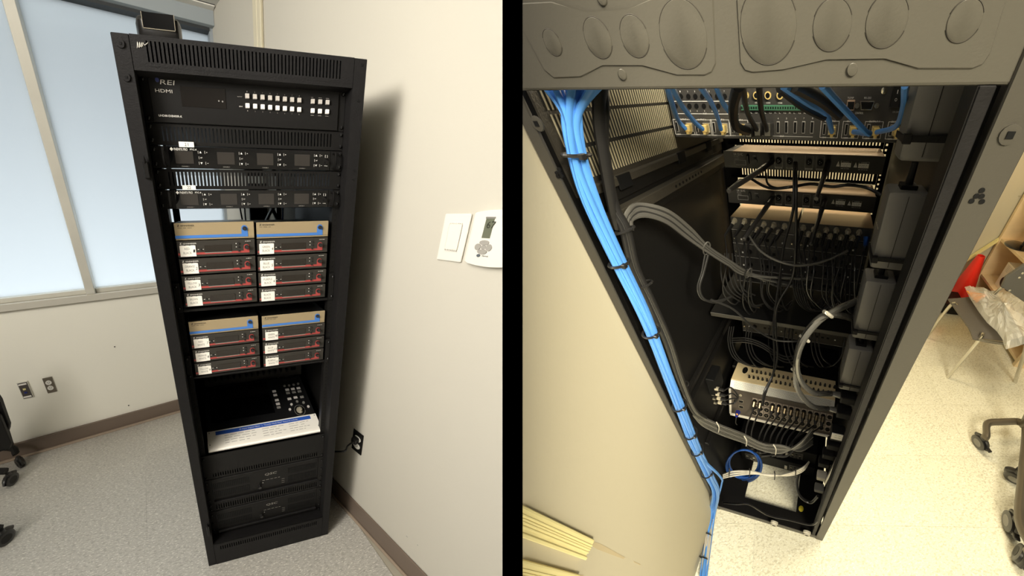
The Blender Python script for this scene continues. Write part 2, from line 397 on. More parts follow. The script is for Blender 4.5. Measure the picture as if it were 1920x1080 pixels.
for dx, dz, rx, rz in ((0, .011, .009, .006), (0, -.011, .009, .006), (-.0105, 0, .0055, .008), (.0105, 0, .0055, .008), (0, 0, .0055, .0045)):
    MB(RW).py([(cx + dx + rx * math.cos(q * math.pi / 6), cz + dz + rz * math.sin(q * math.pi / 6)) for q in range(12)], -.0268, -.023).build('key', mat('key_grey', (158, 155, 148), .5), t)
cx, cz = onr(897, 479, .0245)
MB(RW).cyl((cx, -.0262, cz), 'y', .0036, .002, 12).build('emblem', mat('emblem_slate', (90, 98, 104), .4), t)
mb = MB(RW); letters(mb, 'TRANE', cx + .006, cx + .018, cz - .0016, cz + .0012, -.0252, .2); mb.build('lettering', INK, t)
# outlets
def duplex(fr, s0, s1, z0, z1, name, label, pm, group=None, plugged=False):
    o = fr[0] + fr[1] * s0 + fr[3] * z0
    t = thing(L, name, o, label, 'outlet', group)
    MB(fr).box(s0, s1, -.006, 0, z0, z1).build('plate', pm, t, bev=.002)
    c = (s0 + s1) / 2; h = (z1 - z0)
    for zc in (z0 + h * .68, z0 + h * .33):
        MB(fr).lathe((c, -.0085, zc), 'y', [(.010, 0), (.0155, 0), (.0165, .004)], 16).build('receptacle', WHT, t)
        for dx in (-.005, .005): MB(fr).box(c + dx - .001, c + dx + .001, -.0092, -.008, zc + .000, zc + .007).build('slot', INK, t)
        MB(fr).cyl((c, -.0092, zc - .005), 'y', .0018, .001, 8).build('slot', INK, t)
    MB(fr).cyl((c, -.0075, z0 + h * .505), 'y', .002, .002, 8).build('screw', NICK, t)
    return t, c
STEEL = mat('dark_steel_plate', (116, 108, 96), .35, .6)
duplex(WW, *[L.on(WW, 79, 709)[0], L.on(WW, 112, 732)[0] - .012], .418, .53, 'duplex_outlet', 'steel duplex outlet plate with two white sockets under the window', STEEL)
t, c = duplex(RW, 1.0537, 1.103, .427, .545, 'duplex_outlet', 'black duplex outlet plate beside the rack with a cord plugged in', BLK2)
p = thing(L, 'wall_lead', wf(c, -.02, .5), 'black power cord plugged into the wall outlet beside the rack', 'cord')
MB(RW).box(c - .013, c + .011, -.035, -.0095, .495, .521).build('plug', BLKC, p, bev=.004, seg=2)
e0 = wf(c, -.035, .508); (ya, za) = L.X(645, 846, .62), L.X(628, 866, .58)
MB().tube([e0, e0 + np.array([-.03, -.005, -.012]), (.62, ya[0], ya[1]), (.575, ya[0] + .05, ya[1] - .055), (.565, ya[0] + .07, ya[1] - .12)], .0035).build('cord', BLKC, p, smooth=True)
# data outlet
s0 = L.on(WW, 31, 717)[0]; z0, z1 = .415, .535; s1 = s0 + .052
t = thing(L, 'data_outlet', WW[0] + WW[1] * s0 + WW[3] * z0, 'steel framed data outlet with a white and a blue jack', 'outlet')
MB(WW).box(s0, s1, -.006, 0, z0, z1).build('frame', MULL, t, bev=.002)
MB(WW).box(s0 + .004, s1 - .004, -.0075, -.005, z0 + .005, z1 - .005).build('plate', mat('plate_charcoal', (72, 66, 62), .5), t, bev=.001)
for zc in (z0 + .015, z1 - .015): MB(WW).box(s0 + .006, s1 - .008, -.0085, -.007, zc - .005, zc + .005).build('name_strip', PAPER, t)
for zc, m_ in ((z0 + .07, CREAM), (z0 + .045, mat('jack_blue', (30, 40, 110), .5))): MB(WW).box(s0 + .018, s0 + .032, -.01, -.007, zc - .006, zc + .006).build('jack', m_, t, bev=.001)

# rolling tables by the window: only the ends of their feet reach into view
def caster(t, room, c, r, axis=(1, 0), mat_=BLKC, brake=False):
    """twin-wheel caster standing on the floor at c; axis is the axle direction in plan"""
    ax = np.array([axis[0], axis[1], 0.]); ax /= np.linalg.norm(ax); fr = (np.array([c[0], c[1], 0.]), ax, np.array([-ax[1], ax[0], 0.]), np.array([0, 0, 1.]))
    for s in (-1, 1):
        w = MB(fr).lathe((s * r * .32 - r * .22, 0, r), 'x', [(r * .8, 0), (r, r * .08), (r, r * .36), (r * .8, r * .44)], 18).build('wheel', mat_, t, smooth=True)
        MB(fr).lathe((s * r * .32 - r * .25, 0, r), 'x', [(r * .55, 0), (r * .6, r * .5)], 14).build('hub', GRYP if brake else BLK2, w, smooth=True)
    MB(fr).lathe((0, 0, r * 1.1), 'z', [(r * .45, 0), (r * .45, r * .9), (r * .28, r * 1.3)], 12).build('stem', mat_, t, smooth=True)
    MB(fr).tube([(0, -r * 1.05, r * .9), (0, -r * .6, r * 1.75), (0, r * .3, r * 2.0), (0, r, r * 1.4)], r * .26, 8).build('hood', mat_, t, smooth=True)
    if brake: MB(fr).box(-r * .3, r * .3, -r * 1.55, -r * .8, r * 1.2, r * 1.45).build('brake_lever', BLKC, t, bev=r * .08)
a = L.Z(24, 906); b = L.Z(41, 873)
t = thing(L, 'rolling_table', (a[0] - .3, a[1], 0), 'black rolling table edge with two casters below the data outlet', 'table')
caster(t, L, (a[0], a[1]), .034, (1, -.3)); caster(t, L, (b[0], b[1]), .032, (.6, .8))
za = .10; MB().tube([(a[0], a[1], za), (a[0] - .15, a[1] + .02, za + .01), (a[0] - .45, a[1] + .05, za + .02)], .017).build('foot_bar', BLK, t, smooth=True)
MB().tube([(b[0], b[1], za), (b[0] - .05, b[1] + .03, za + .03), (b[0] - .3, b[1] + .03, za + .06)], .018).build('foot_bar', BLK, t, smooth=True)
y0 = a[1] + .02
q = [L.Y(px, py, y0) for px, py in ((-40, 690), (0, 752), (17, 797), (16, 806), (12, 812), (23, 838), (0, 848), (-60, 850))]
MB().py(q, y0, y0 + .02).build('side_panel', BLK, t, bev=.003)
q = [L.Y(px, py, y0 - .02) for px, py in ((-40, 740), (0, 782), (21, 832), (18, 842), (-40, 850))]
MB().py(q, y0 - .02, y0 - .002).build('modesty_panel', BLK2, t, bev=.003)
a = L.Z(16, 1018)
t = thing(L, 'rolling_table', (a[0] - .3, a[1], 0), 'black rolling table foot with one caster alone on the open floor', 'table')
caster(t, L, (a[0] - .01, a[1] + .01), .034, (.8, -.6)); 
MB().tube([(a[0] - .01, a[1] + .01, .09), (a[0] - .1, a[1] + .03, .10), (a[0] - .4, a[1] + .1, .10)], .018).build('foot_bar', BLK, t, smooth=True)

# ---------------------------------------------------------------- the rack, front
W, H, D = .562, 1.825, .62
rk = thing(L, 'equipment_rack', (0, 0, 0), 'tall black equipment rack seen from the front, standing in the window corner', 'rack')
for x0, x1 in ((0, .034), (.528, W)):
    p = MB().box(x0, x1, 0, .04, 0, H).build('front_post', BLK, rk, bev=.0015)
for x, z in ((.016, 1.807), (.016, 1.752)): MB().lathe((x, -.002, z), 'y', [(.003, 0), (.0075, 0), (.008, .003)], 12).build('bolt', BLK, rk, smooth=True); MB().box(x - .0022, x + .0022, -.0026, 0, z - .0022, z + .0022).build('bolt_socket', MATTE, rk)
for px, py in ((678.5, 122), (671.5, 189.5), (664, 320), (662, 337)): x, z = L.Y(px, py, 0); MB().cyl((x, -.001, z), 'y', .0028, .002, 8).build('bolt_hole', MATTE, rk)
for px0, py0, px1, py1 in ((260, 293, 273, 336), (381, 982, 389, 1003)):
    a, zt = L.Y(px0, py0, 0); b, zb = L.Y(px1, py1, 0)
    la = MB().box(.018, .031, -.008, 0, zb, zt - .012).build('latch', BLK2, rk, bev=.002); MB().lathe((.0235, -.006, zt - .016), 'z', [(.003, 0), (.0035, .006), (.001, .016)], 8).build('latch_pin', BLK, la, smooth=True)
tp = MB().slots(.034, .528, 0, .02, 1.774, H, .064, .50, 1.7815, 1.8165, 52, .4).build('top_panel', BLK, rk)
MB().box(.034, .528, .02, .023, 1.774, H).build('slot_backing', MATTE, rk)
MB().box(.034, .528, 0, .05, 1.766, 1.7745).build('header_lip', BLK, rk)
mb = MB(); x0 = .0465; zt = 1.8135
for k in range(3): mb.tube([(x0 + k * .0042, -.0006, zt - .011 + k * .001), (x0 + .0022 + k * .0042, -.0006, zt - .001), (x0 + .0026 + k * .0042, -.0006, zt - .0095 + k * .001)], .0006, 4, 3)
mb.tube([(x0 + .0126, -.0006, zt - .001), (x0 + .015, -.0006, zt - .005), (x0 + .022, -.0006, zt - .0005)], .0006, 4, 3)
mb.build('emblem', WINK, rk)
MB().slots(.034, .528, 0, .012, 0, .145, .06, .505, .098, .122, 46, .4).build('bottom_panel', BLK, rk); MB().box(.034, .528, .012, .015, .0, .12).build('slot_backing', MATTE, rk)
MB().box(.034, .528, .0, .05, .139, .146).build('sill_lip', BLK, rk)
MB().box(0, .004, .04, D, 0, H).build('side_panel', BLK2, rk)
MB().box(W - .004, W, .04, D, 0, H).build('side_panel', BLK2, rk)
MB().box(0, W, .04, D, H - .004, H).build('top_cover', BLK, rk)
MB().box(0, W, .04, D, .03, .04).build('base_plate', BLK2, rk)
for x0, x1 in ((.034, .0525), (.512, .528)):
    rl = MB().box(x0, x1, .033, .036, .145, 1.772).build('mounting_rail', BLK2, rk)
    xi = x1 if x0 < .1 else x0
    MB().box(xi - .0012, xi + .0012, .033, .05, .145, 1.772).build('rail_flange', BLK2, rl)
    hb = MB()
    for k in range(104): hb.box((x0 + x1) / 2 - .0022, (x0 + x1) / 2 + .0022, .0325, .0335, .16 + k * .0156 - .0022, .16 + k * .0156 + .0022)
    hb.build('rail_holes', MATTE, rl, kind='stuff')
for x0, x1 in ((.02, .05), (.50, .53)): MB().box(x0, x1, .55, .553, .04, H - .01).build('rear_rail', MATTE, rk)
MB().box(.004, W - .004, .60, .606, .04, 1.44).build('added_rear_blocker', MATTE, rk)  # added black sheet, blocks bright window wall behind the open rack back
scr_x = (.0435, .5205)
def screws(par, zs, xs=scr_x, y=.029):
    for z in zs:
        for x in xs: MB().lathe((x, y - .0035, z), 'y', [(.0018, 0), (.0042, .0012), (.005, .0045)], 10).build('screw', SCREW, par, smooth=True, key='screwL%.4f' % (x + y) + str(par.name) + '%.3f' % z)

# box on top of the rack
y0 = .05; q = [L.Y(px, py, y0) for px, py in ((251, 24), (258, 19.5), (326, 29), (333, 34), (340.5, 58), (344, 73), (260, 73), (254, 45))]
x0 = q[0][0]; x1 = max(a for a, b in q); zt = max(b for a, b in q)
t = thing(L, 'black_box', (x0, y0, H), 'small black rounded box with a glossy window on top of the rack', 'device')
xa, xb = L.Y(252, 40, y0)[0], L.Y(341, 60, y0)[0]; zt = L.Y(290, 24, y0)[1]
MB().box(xa, xb, y0, y0 + .12, H, zt).build('housing', mat('box_black', (24, 23, 22), .25), t, bev=.014, seg=3, smooth=True)
(a, zb), (b, zc) = L.Y(269, 52, y0 - .001), L.Y(325, 30, y0 - .001)
zc = L.Y(295, 25, y0 - .001)[1]; zb = L.Y(297, 55, y0 - .001)[1]
MB().box(a, b, y0 - .0015, y0 + .01, zb, zc).build('window', BLKG, t)
for u0, u1, v0, v1 in ((a, b, zb - .0012, zb), (a - .0012, a, zb, zc), (b, b + .0012, zb, zc)): MB().box(u0, u1, y0 - .002, y0 + .005, v0, v1).build('window_edge', mat('edge_grey', (130, 122, 104), .4), t)

# ---------------------------------------------------------------- rack contents
YE = .03                                   # front face of everything screwed to the rails
def LY(px, py, y=YE): return L.Y(px, py, y)
# matrix switcher
t = thing(L, 'matrix_switcher', (.055, YE, 1.682), 'black video matrix switcher with two rows of white square buttons', 'switcher')
MB().box(.0545, .5085, YE - .004, YE + .5, 1.682, 1.770).build('faceplate', BLK2, t, bev=.001)
for x0, x1 in ((.037, .0545), (.5085, .527)): MB().box(x0, x1, YE - .001, YE + .002, 1.682, 1.770).build('ear', BLK2, t)
screws(t, (1.690, 1.763))
MB().box(*[LY(338, 170)[0], LY(423, 190)[0]], YE - .0046, YE - .003, LY(380, 203)[1], LY(380, 166)[1]).build('display_window', mat('display_smoke', (20, 17, 15), .25), t)
def lab(par, s_, p0, p1, m_, y=YE - .0044, slant=0, hz=None, fn=LY, name='lettering'):
    """print between two pixels of the photograph's text: left-bottom and right-top"""
    x0, za = fn(p0[0], p0[1], y); x1, zb = fn(p1[0], p1[1], y); zc = (za + zb) / 2; hz = hz or .004
    mb = MB(); letters(mb, s_, x0, x1, zc - hz / 2, zc + hz / 2, y - .0002, slant); return mb.build(name, m_, par)
lab(t, 'REI', (299.5, 154), (326, 155), mat('print_silver', (190, 186, 178), .4), slant=.25, hz=.0085)
cx, cz = LY(295, 151.5); MB().lathe((cx, YE - .0046, cz), 'y', [(.0022, 0), (.0042, 0), (.0042, .0005), (.0022, .0005)], 16).build('emblem', mat('emblem_blue', (44, 52, 110), .4), t)
lab(t, 'HDMI', (291, 169.5), (323, 171.5), mat('print_silver', (190, 186, 178), .4), hz=.0062)
lab(t, 'UHD88-EXB400R-K', (297.5, 216), (341.5, 219), WINK, hz=.0042)
lab(t, 'OUTPUT', (445, 181), (454, 181.5), GINK, hz=.0022); lab(t, 'INPUT', (448.5, 199.5), (455, 200), WINK, hz=.0022)
b0, b1, c0, c1 = LY(462.8, 182), LY(559.7, 189.8), LY(463.3, 200), LY(559.5, 207.2)
for r_, (p0, p1, m_) in enumerate(((b0, b1, BTNG), (c0, c1, BTN))):
    for k in range(8):
        x = p0[0] + (p1[0] - p0[0]) * k / 7; z = p0[1] + (p1[1] - p0[1]) * k / 7
        MB().box(x - .0048, x + .0048, YE - .0075, YE - .003, z - .0048, z + .0048).build('button', m_, t, bev=.0006)
        mb = MB(); letters(mb, str(k + 1), x - .0008, x + .0008, z + (.008 if r_ == 0 else -.011), z + (.0105 if r_ == 0 else -.0085), YE - .0044); mb.build('number', GINK, t)
for r_, (p0, p1, m_, w3) in enumerate((((584.8, 191.8), (612.2, 193.6), BTNG, ('~', '~', '~')), ((584.5, 209.2), (611.5, 211), BTN, ('~', '~', '~')))):
    p0, p1 = LY(*p0), LY(*p1)
    for k in range(3):
        x = p0[0] + (p1[0] - p0[0]) * k / 2; z = p0[1] + (p1[1] - p0[1]) * k / 2
        MB().box(x - .0048, x + .0048, YE - .0075, YE - .003, z - .0048, z + .0048).build('button', m_, t, bev=.0006)
        mb = MB(); letters(mb, w3[k], x - .0045, x + .0045, z + (.0075 if r_ == 0 else -.0105), z + (.0098 if r_ == 0 else -.0082), YE - .0044); mb.build('lettering', GINK, t)
for px, py in ((410, 191), (417, 192)): x, z = LY(px, py); MB().cyl((x, YE - .005, z), 'y', .0018, .001, 8).build('indicator', GRYP, t)

def vent(z0, z1, label, x0=.068, x1=.500, n=48, sz=None, y=YE, duty=.36):
    t = thing(L, 'vent_panel', (.037, y, z0), label, 'vent panel')
    sz = sz or (z0 + .008, z1 - .006)
    MB().slots(.037, .527, y - .001, y + .002, z0, z1, x0, x1, sz[0], sz[1], n, duty).build('panel', BLK2, t)
    MB().box(.037, .527, y - .001, y + .012, z1 - .0015, z1).build('folded_edge', BLK2, t)
    screws(t, (z0 + .009, z1 - .008)); return t
vent(1.637, 1.6812, 'black slotted vent panel directly under the matrix switcher')
vent(1.5395, 1.5855, 'black slotted vent panel with window light showing through its slots')
def distro(z0, z1, tagtxt, tp, label):
    t = thing(L, 'antenna_distributor', (.055, YE, z0), label, 'receiver unit', 'wireless antenna units'); zm = (z0 + z1) / 2
    MB().box(.076, .492, YE - .003, YE + .13, z0 + .001, z1 - .001).build('faceplate', BLKG, t, bev=.0006)
    for x0, x1, s in ((.037, .076, 1), (.492, .527, -1)):
        MB().box(x0, x1, YE - .002, YE + .006, z0 + .001, z1 - .001).build('ear', BLK2, t)
        xc = .0535 if s > 0 else .5125; MB().py([(xc + .0045 * math.cos(q * .5236), zm - .001 + .0075 * math.sin(q * .5236)) for q in range(12)], YE - .0026, YE - .0015).build('ear_hole', MATTE, t)
        xh = .065 if s > 0 else .501; MB().tube([(xh, YE - .002, z1 - .007), (xh, YE - .016, z1 - .009), (xh, YE - .016, z0 + .009), (xh, YE - .002, z0 + .007)], .003, 8, 3).build('handle', BLK2, t, smooth=True)
    screws(t, (z0 + .009, z1 - .009))
    for k in range(4):
        xc = .1115 + k * .1005
        MB().box(xc - .0215, xc + .0215, YE - .0036, YE - .002, zm - .0135, zm + .0135).build('screen', SCRN, t)
        mb = MB(); letters(mb, 'CHANNEL %d' % (k + 1), xc - .0085, xc + .0085, z0 + .004, z0 + .0062, YE - .0035); mb.build('lettering', GINK, t)
        for i, (dx, dz, s_) in enumerate(((.036, .012, '▲'), (.052, .012, '+'), (.036, -.012, '▼'), (.052, -.012, '-'), (.037, 0, 'SET'))):
            x = xc + dx
            MB().box(x - .003, x - .0012, YE - .0042, YE - .003, zm + dz - .003, zm + dz + .003).build('button', GRYP, t)
            mb = MB(); hz = .003 if s_ in '▲▼' else (.0024 if s_ in ('+', 'SET') else .0006)
            if s_ == '▲': mb.py([(x + .001, zm + dz - .002), (x + .006, zm + dz - .002), (x + .0035, zm + dz + .0025)], YE - .0037, YE - .0034)
            elif s_ == '▼': mb.py([(x + .001, zm + dz + .002), (x + .006, zm + dz + .002), (x + .0035, zm + dz - .0025)], YE - .0037, YE - .0034)
            else: letters(mb, s_, x + .001, x + (.006 if s_ == 'SET' else .0045), zm + dz - hz / 2, zm + dz + hz / 2, YE - .0036)
            mb.build('button_mark', WINK, t)
    MB().lathe((.481, YE - .008, zm - .003), 'y', [(.0045, 0), (.005, .005)], 12).build('power_button', BLK2, t, smooth=True)
    mb = MB(); letters(mb, 'POWER', .4765, .4855, zm - .0135, zm - .0115, YE - .0036); letters(mb, '[ ]', .4775, .4845, zm + .0075, zm + .0135, YE - .0036); mb.build('lettering', WINK, t)
    x0 = .084; zt = z1 - .0072
    MB().py([(x0 - .004, zt), (x0, zt + .004), (x0 + .004, zt), (x0, zt - .004)], YE - .0038, YE - .003).build('emblem', WINK, t)
    mb = MB(); letters(mb, 'PHENYX PRO', x0 + .0055, x0 + .037, zt - .0028, zt + .0028, YE - .0035); letters(mb, 'PTC-4', x0 + .043, x0 + .058, zt - .002, zt + .002, YE - .0035); mb.build('lettering', WINK, t)
    p0, p1 = LY(*tp[0], YE - .004), LY(*tp[1], YE - .004)
    g = MB().box(p0[0], p1[0], YE - .0045, YE - .0035, p0[1], p1[1]).build('tag', PAPER, t); mb = MB()
    xm = (p0[0] + p1[0]) / 2; zc = (p0[1] + p1[1]) / 2; letters(mb, tagtxt, xm - .0045, xm + .0045, zc - .0035, zc + .0035, YE - .0047); mb.build('number', INK, g)
distro(1.5865, 1.6355, '21', ((336, 275.5), (363, 266.5)), 'black four-screen wireless unit between the two slotted vent panels, tagged 21')
distro(1.4915, 1.5385, '22', ((342.5, 356), (366.5, 347.5)), 'black four-screen wireless unit above the open gap, tagged 22')

GR = 'wireless microphone receivers in the rack'
def logo(mb, x, z, s, y):
    mb.box(x, x + 1.1 * s, y - .0001, y, z, z + .12 * s); mb.box(x, x + 1.1 * s, y - .0001, y, z + .88 * s, z + s)
    mb.add([(x + .1 * s, y, z + .1 * s), (x + .45 * s, y, z + .1 * s), (x + 1.0 * s, y, z + .9 * s), (x + .65 * s, y, z + .9 * s)], [[0, 1, 2, 3]])
def splitter(x0, x1, z0, z1, label):
    t = thing(L, 'antenna_splitter', (x0, YE, z0), label, 'splitter', 'champagne antenna splitters')
    k = 'spl%.4f' % (x1 - x0)
    MB().box(x0, x1, YE, YE + .20, z0, z1 - .001).build('body', mat('case_black', (22, 21, 20), .35, .4), t, key=k + 'b')
    MB().box(x0, x1, YE - .004, YE, z0, z1).build('faceplate', TAN, t, key=k + 'f', bev=.0012)
    xe = x1 - .018
    MB().box(x0, xe, YE - .0044, YE - .003, z0 + .005, z0 + .0125).build('stripe', BLUS, t, key=k + 's')
    h = z1 - z0; c = (xe - .0095, z0 + h * .60); n = 12
    MB().py([(xe, z0 + .005), (c[0] - .0085, z0 + .005)] + [(c[0] - .0085 * math.cos(math.pi * q / n), c[1] + .0085 * math.sin(math.pi * q / n)) for q in range(n + 1)], YE - .0045, YE - .003).build('stripe', BLUS, t, key=k + 's2')
    MB().lathe((c[0], YE - .008, c[1]), 'y', [(.0045, 0), (.006, .004)], 14).build('button', BLKC, t, smooth=True, key=k + 'bt')
    MB().box(x0 + .001, x1 - .001, YE - .0043, YE - .003, z0 + .0045, z0 + .005).build('seam', FACE, t, key=k + 'sm')
    mb = MB(); logo(mb, x0 + .008, z1 - .0095, .0052, YE - .0043); letters(mb, 'SENNHEISER', x0 + .0165, x0 + .052, z1 - .0092, z1 - .0052, YE - .0043)
    letters(mb, '~~~~', x0 + .0085, x0 + .045, z1 - .0142, z1 - .0118, YE - .0043); mb.build('lettering', INK, t, key=k + 'l')
def receiver(x0, x1, z0, z1, l1, l2, num, label):
    t = thing(L, 'wireless_receiver', (x0, YE, z0), label, 'receiver', GR)
    k = 'rec%.4f%.4f' % (x1 - x0, z1 - z0)
    MB().box(x0, x1, YE, YE + .19, z0, z1 - .001).build('body', mat('case_black', (22, 21, 20), .35, .4), t, key=k + 'b')
    MB().box(x0, x1, YE - .004, YE, z0, z1).build('faceplate', FACE, t, key=k + 'f', bev=.001)
    h = z1 - z0; xe = x1 - .0165; zs = z0 + .0065
    MB().box(x0 + .001, xe, YE - .0044, YE - .003, zs, zs + .0058).build('stripe', REDS, t, key=k + 's')
    c = (xe - .008, z0 + h * .50); n = 12
    MB().py([(xe, zs), (c[0] - .008, zs)] + [(c[0] - .008 * math.cos(math.pi * q / n), c[1] + .008 * math.sin(math.pi * q / n)) for q in range(n + 1)], YE - .0045, YE - .003).build('stripe', REDS, t, key=k + 's2')
    MB().lathe((c[0], YE - .012, c[1]), 'y', [(.0048, 0), (.0058, .002), (.006, .008)], 14).build('knob', BLKC, t, smooth=True, key=k + 'k')
    xd0, xd1 = x0 + .072, x0 + .146
    MB().box(xd0, xd1, YE - .0046, YE - .003, z0 + .0115, z0 + h * .70).build('display', LCD, t, key=k + 'd')
    MB().box(xd0, xd1, YE - .0052, YE - .003, z0 + .010, z0 + .0115).build('display_sill', GINK, t, key=k + 'd2')
    for i, zz in enumerate((.74, .53, .27)):
        MB().lathe((x0 + .166, YE - .0065, z0 + h * zz), 'y', [(.0022, 0), (.003, .003)], 10).build('button', BLKC, t, smooth=True, key=k + 'p%d' % i)
    MB().lathe((x0 + .062, YE - .0065, z0 + h * .46), 'y', [(.0024, 0), (.0032, .003)], 10).build('button', BLKC, t, smooth=True, key=k + 'q')
    mb = MB(); logo(mb, x0 + .008, z1 - .0095, .0052, YE - .0043); letters(mb, 'SENNHEISER', x0 + .0165, x0 + .052, z1 - .009, z1 - .0053, YE - .0043)
    letters(mb, '~~~', x0 + .0085, x0 + .046, z1 - .013, z1 - .0112, YE - .0043)
    letters(mb, '~~~~', xe - .011, xe + .006, z1 - .0075, z1 - .0045, YE - .0043)
    for zz in (.74, .53): mb.box(x0 + .158, x0 + .1605, YE - .0043, YE - .004, z0 + h * zz - .001, z0 + h * zz + .001)
    mb.box(x0 + .0535, x0 + .0575, YE - .0043, YE - .004, z0 + h * .46 - .0006, z0 + h * .46 + .0006); mb.box(x0 + .0665, x0 + .070, YE - .0043, YE - .004, z0 + h * .46 - .0006, z0 + h * .46 + .0006)
    mb.build('lettering', WINK, t, key=k + 'l')
    px = .0075 + random.uniform(-.002, .002); pw = .043 + random.uniform(-.002, .003)
    g = MB().box(x0 + px, x0 + px + pw, YE - .0052, YE - .0042, z0 + .0025, z0 + h * .72).build('label_tape', PAPER, t)
    mb = MB(); zc = z0 + .0025 + (h * .72 - .0025) / 2; xm = x0 + px + pw * .46
    for w_, dz in ((l1, .0062), (l2, -.0048)):
        hw = .0022 * len(w_); letters(mb, w_, xm - hw, xm + hw, zc + dz - .0032, zc + dz + .0032, YE - .0054)
    mb.build('lettering', GRYP, g)
    if num: mb = MB(); letters(mb, num, x0 + px + pw - .0075 - .002 * (len(num) - 1), x0 + px + pw - .003, zc - .004, zc + .004, YE - .0055, .15); mb.build('number', INK, g)
XA, XB = (.0630, .2755), (.2820, .4975)
splitter(*XA, 1.4125, 1.4575, 'champagne antenna splitter above the RED BLACK receiver')
splitter(*XB, 1.4095, 1.4545, 'champagne antenna splitter above the GREEN BLACK receiver')
for k, (a, b, n) in enumerate((('RED', 'BLACK', '1'), ('ORANGE', 'BLACK', '2'), ('YELLOW', 'BLACK', '3'), ('BROWN', 'BLACK', ''))):
    zt = 1.4105 - .0487 * k; receiver(*XA, zt - .0445, zt, a, b, n, 'wireless receiver with paper label %s %s%s' % (a, b, ' ' + n if n else ''))
for k, (a, b, n) in enumerate((('GREEN', 'BLACK', '4'), ('BLUE', 'BLACK', '5'), ('PURPLE', 'BLACK', '6'), ('BLACK', 'BLACK', ''))):
    zt = 1.4075 - .0487 * k; receiver(*XB, zt - .0445, zt, a, b, n, 'wireless receiver with paper label %s %s%s' % (a, b, ' ' + n if n else ''))
splitter(*XA, 1.1265, 1.171, 'champagne antenna splitter above the RED WHITE receiver')
splitter(.2872, .5010, 1.1255, 1.168, 'champagne antenna splitter above the GREEN WHITE receiver')
for k, (a, b, n) in enumerate((('RED', 'WHITE', '7'), ('ORANGE', 'WHITE', '8'), ('YELLOW', 'WHITE', '9'))):
    zt = 1.1245 - .0497 * k; receiver(*XA, zt - .0455, zt, a, b, n, 'wireless receiver with paper label %s %s %s' % (a, b, n))
for k, (a, b, n) in enumerate((('GREEN', 'WHITE', '10'), ('BLUE', 'WHITE', '11'), ('PURPLE', 'WHITE', '12'))):
    zt = 1.1235 - .0497 * k; receiver(.2872, .5025, zt - .0455, zt, a, b, n, 'wireless receiver with paper label %s %s %s' % (a, b, n))
for z0, lb in ((1.2035, 'black rack shelf under the receivers labelled BLACK'), (.966, 'black rack shelf under the receivers labelled WHITE')):
    t = thing(L, 'rack_shelf', (.037, YE, z0), lb, 'shelf')
    MB().box(.0545, .5095, YE - .002, YE + .40, z0, z0 + .0085).build('tray', BLK2, t, bev=.001)
    for x0, x1 in ((.036, .0545), (.5095, .5275)): MB().box(x0, x1, YE - .002, YE + .003, z0, z0 + .09).build('ear', BLK2, t, bev=.001)
    screws(t, (z0 + .012, z0 + .078))

# digital mixer on its shelf, tilted up towards the back
ys, zs = .03, .636; ye, ze = .285, .722
an = math.atan2(ze - zs, ye - ys); Lm = math.hypot(ze - zs, ye - ys)
MF = (np.array([.066, ys, zs]), np.array([1., 0, 0]), np.array([0, math.cos(an), math.sin(an)]), np.array([0, -math.sin(an), math.cos(an)]))
t = thing(L, 'digital_mixer', (.066, ys, .62), 'black digital mixer with white front card on the rack shelf', 'mixer')
WM = .453; dcard = .072
MB(MF).box(0, WM, .012, Lm, -.03, -.0005).build('chassis', mat('mixer_black', (20, 20, 21), .35), t, bev=.001)
MB(MF).px([(.0, -.012), (.002, -.003), (.01, .0005), (.02, .001), (.02, -.02), (.006, -.02)], 0, WM).build('front_bumper', mat('bumper_white', (226, 222, 212), .35), t, bev=.002, smooth=True)
cdp = MB(MF).box(0, WM, .012, dcard, 0, .0012).build('front_card', PAPER, t)
MB(MF).box(.032, WM - .028, dcard - .018, dcard - .004, .0012, .0014).build('card_band', mat('card_blue', (38, 84, 176), .6), cdp)
FL = (MF[0] + MF[3] * .0016, MF[1], MF[3], MF[2])         # print lies flat: its up axis runs back along the mixer
mb = MB(FL); letters(mb, '32 Input Digital Mixer  |  "Results Made Easy" features include:', .185 - .06, .37, dcard - .0145, dcard - .008, 0); mb.build('lettering', WHT, cdp)
mb = MB(FL)
for k in range(4):
    letters(mb, ['~~~~~~~', '~~~~~~', '~~~~~~~', '~~~~'][k], .065, .19 - .03 * (k == 3), dcard - .027 - k * .009, dcard - .0225 - k * .009, 0)
    letters(mb, ['~~~~~', '~~~~~', '~~~~~~', '~~~~'][k], .215, .31 - .02 * (k % 2), dcard - .027 - k * .009, dcard - .0225 - k * .009, 0)
    letters(mb, ['~~~~~', '~~', '~~~~~~~', '~~~~~'][k], .325, .41 - .02 * (k % 2), dcard - .027 - k * .009, dcard - .0225 - k * .009, 0)
mb.build('lettering', GINK, cdp)
for x in (.008, WM - .008):
    for y in (.022, dcard - .006): MB(MF).cyl((x, y, .0012), 'z', .0022, .0008, 10).build('card_screw', GRYP, cdp)
MB(MF).box(.02, .285, .105, Lm - .006, -.0005, .0003).build('touch_screen', mat('screen_black', (5, 5, 6), .08), t)
def mpx(px, py):                                            # a point on the tilted top: along x and back
    o, ex, ey, ez = MF; P3 = L.P[:, :3]; a, b = L._s([P3 @ ex, P3 @ ey, P3 @ o + L.P[:, 3]], px, py); return a, b
for px, py in ((514, 734), (516, 741), (519, 750.5), (521, 757.5), (522.5, 764), (538.5, 731), (549, 729.5), (559.5, 728), (540, 737), (551, 735.5), (561.5, 734), (542.5, 748), (554, 745.5), (566, 744.5)):
    a, b = mpx(px, py); MB(MF).box(a - .0085, a + .0085, b - .005, b + .005, 0, .003).build('button', BTNG if py > 725 and (px + py) % 3 < 2 else GRYP, t, bev=.0006)
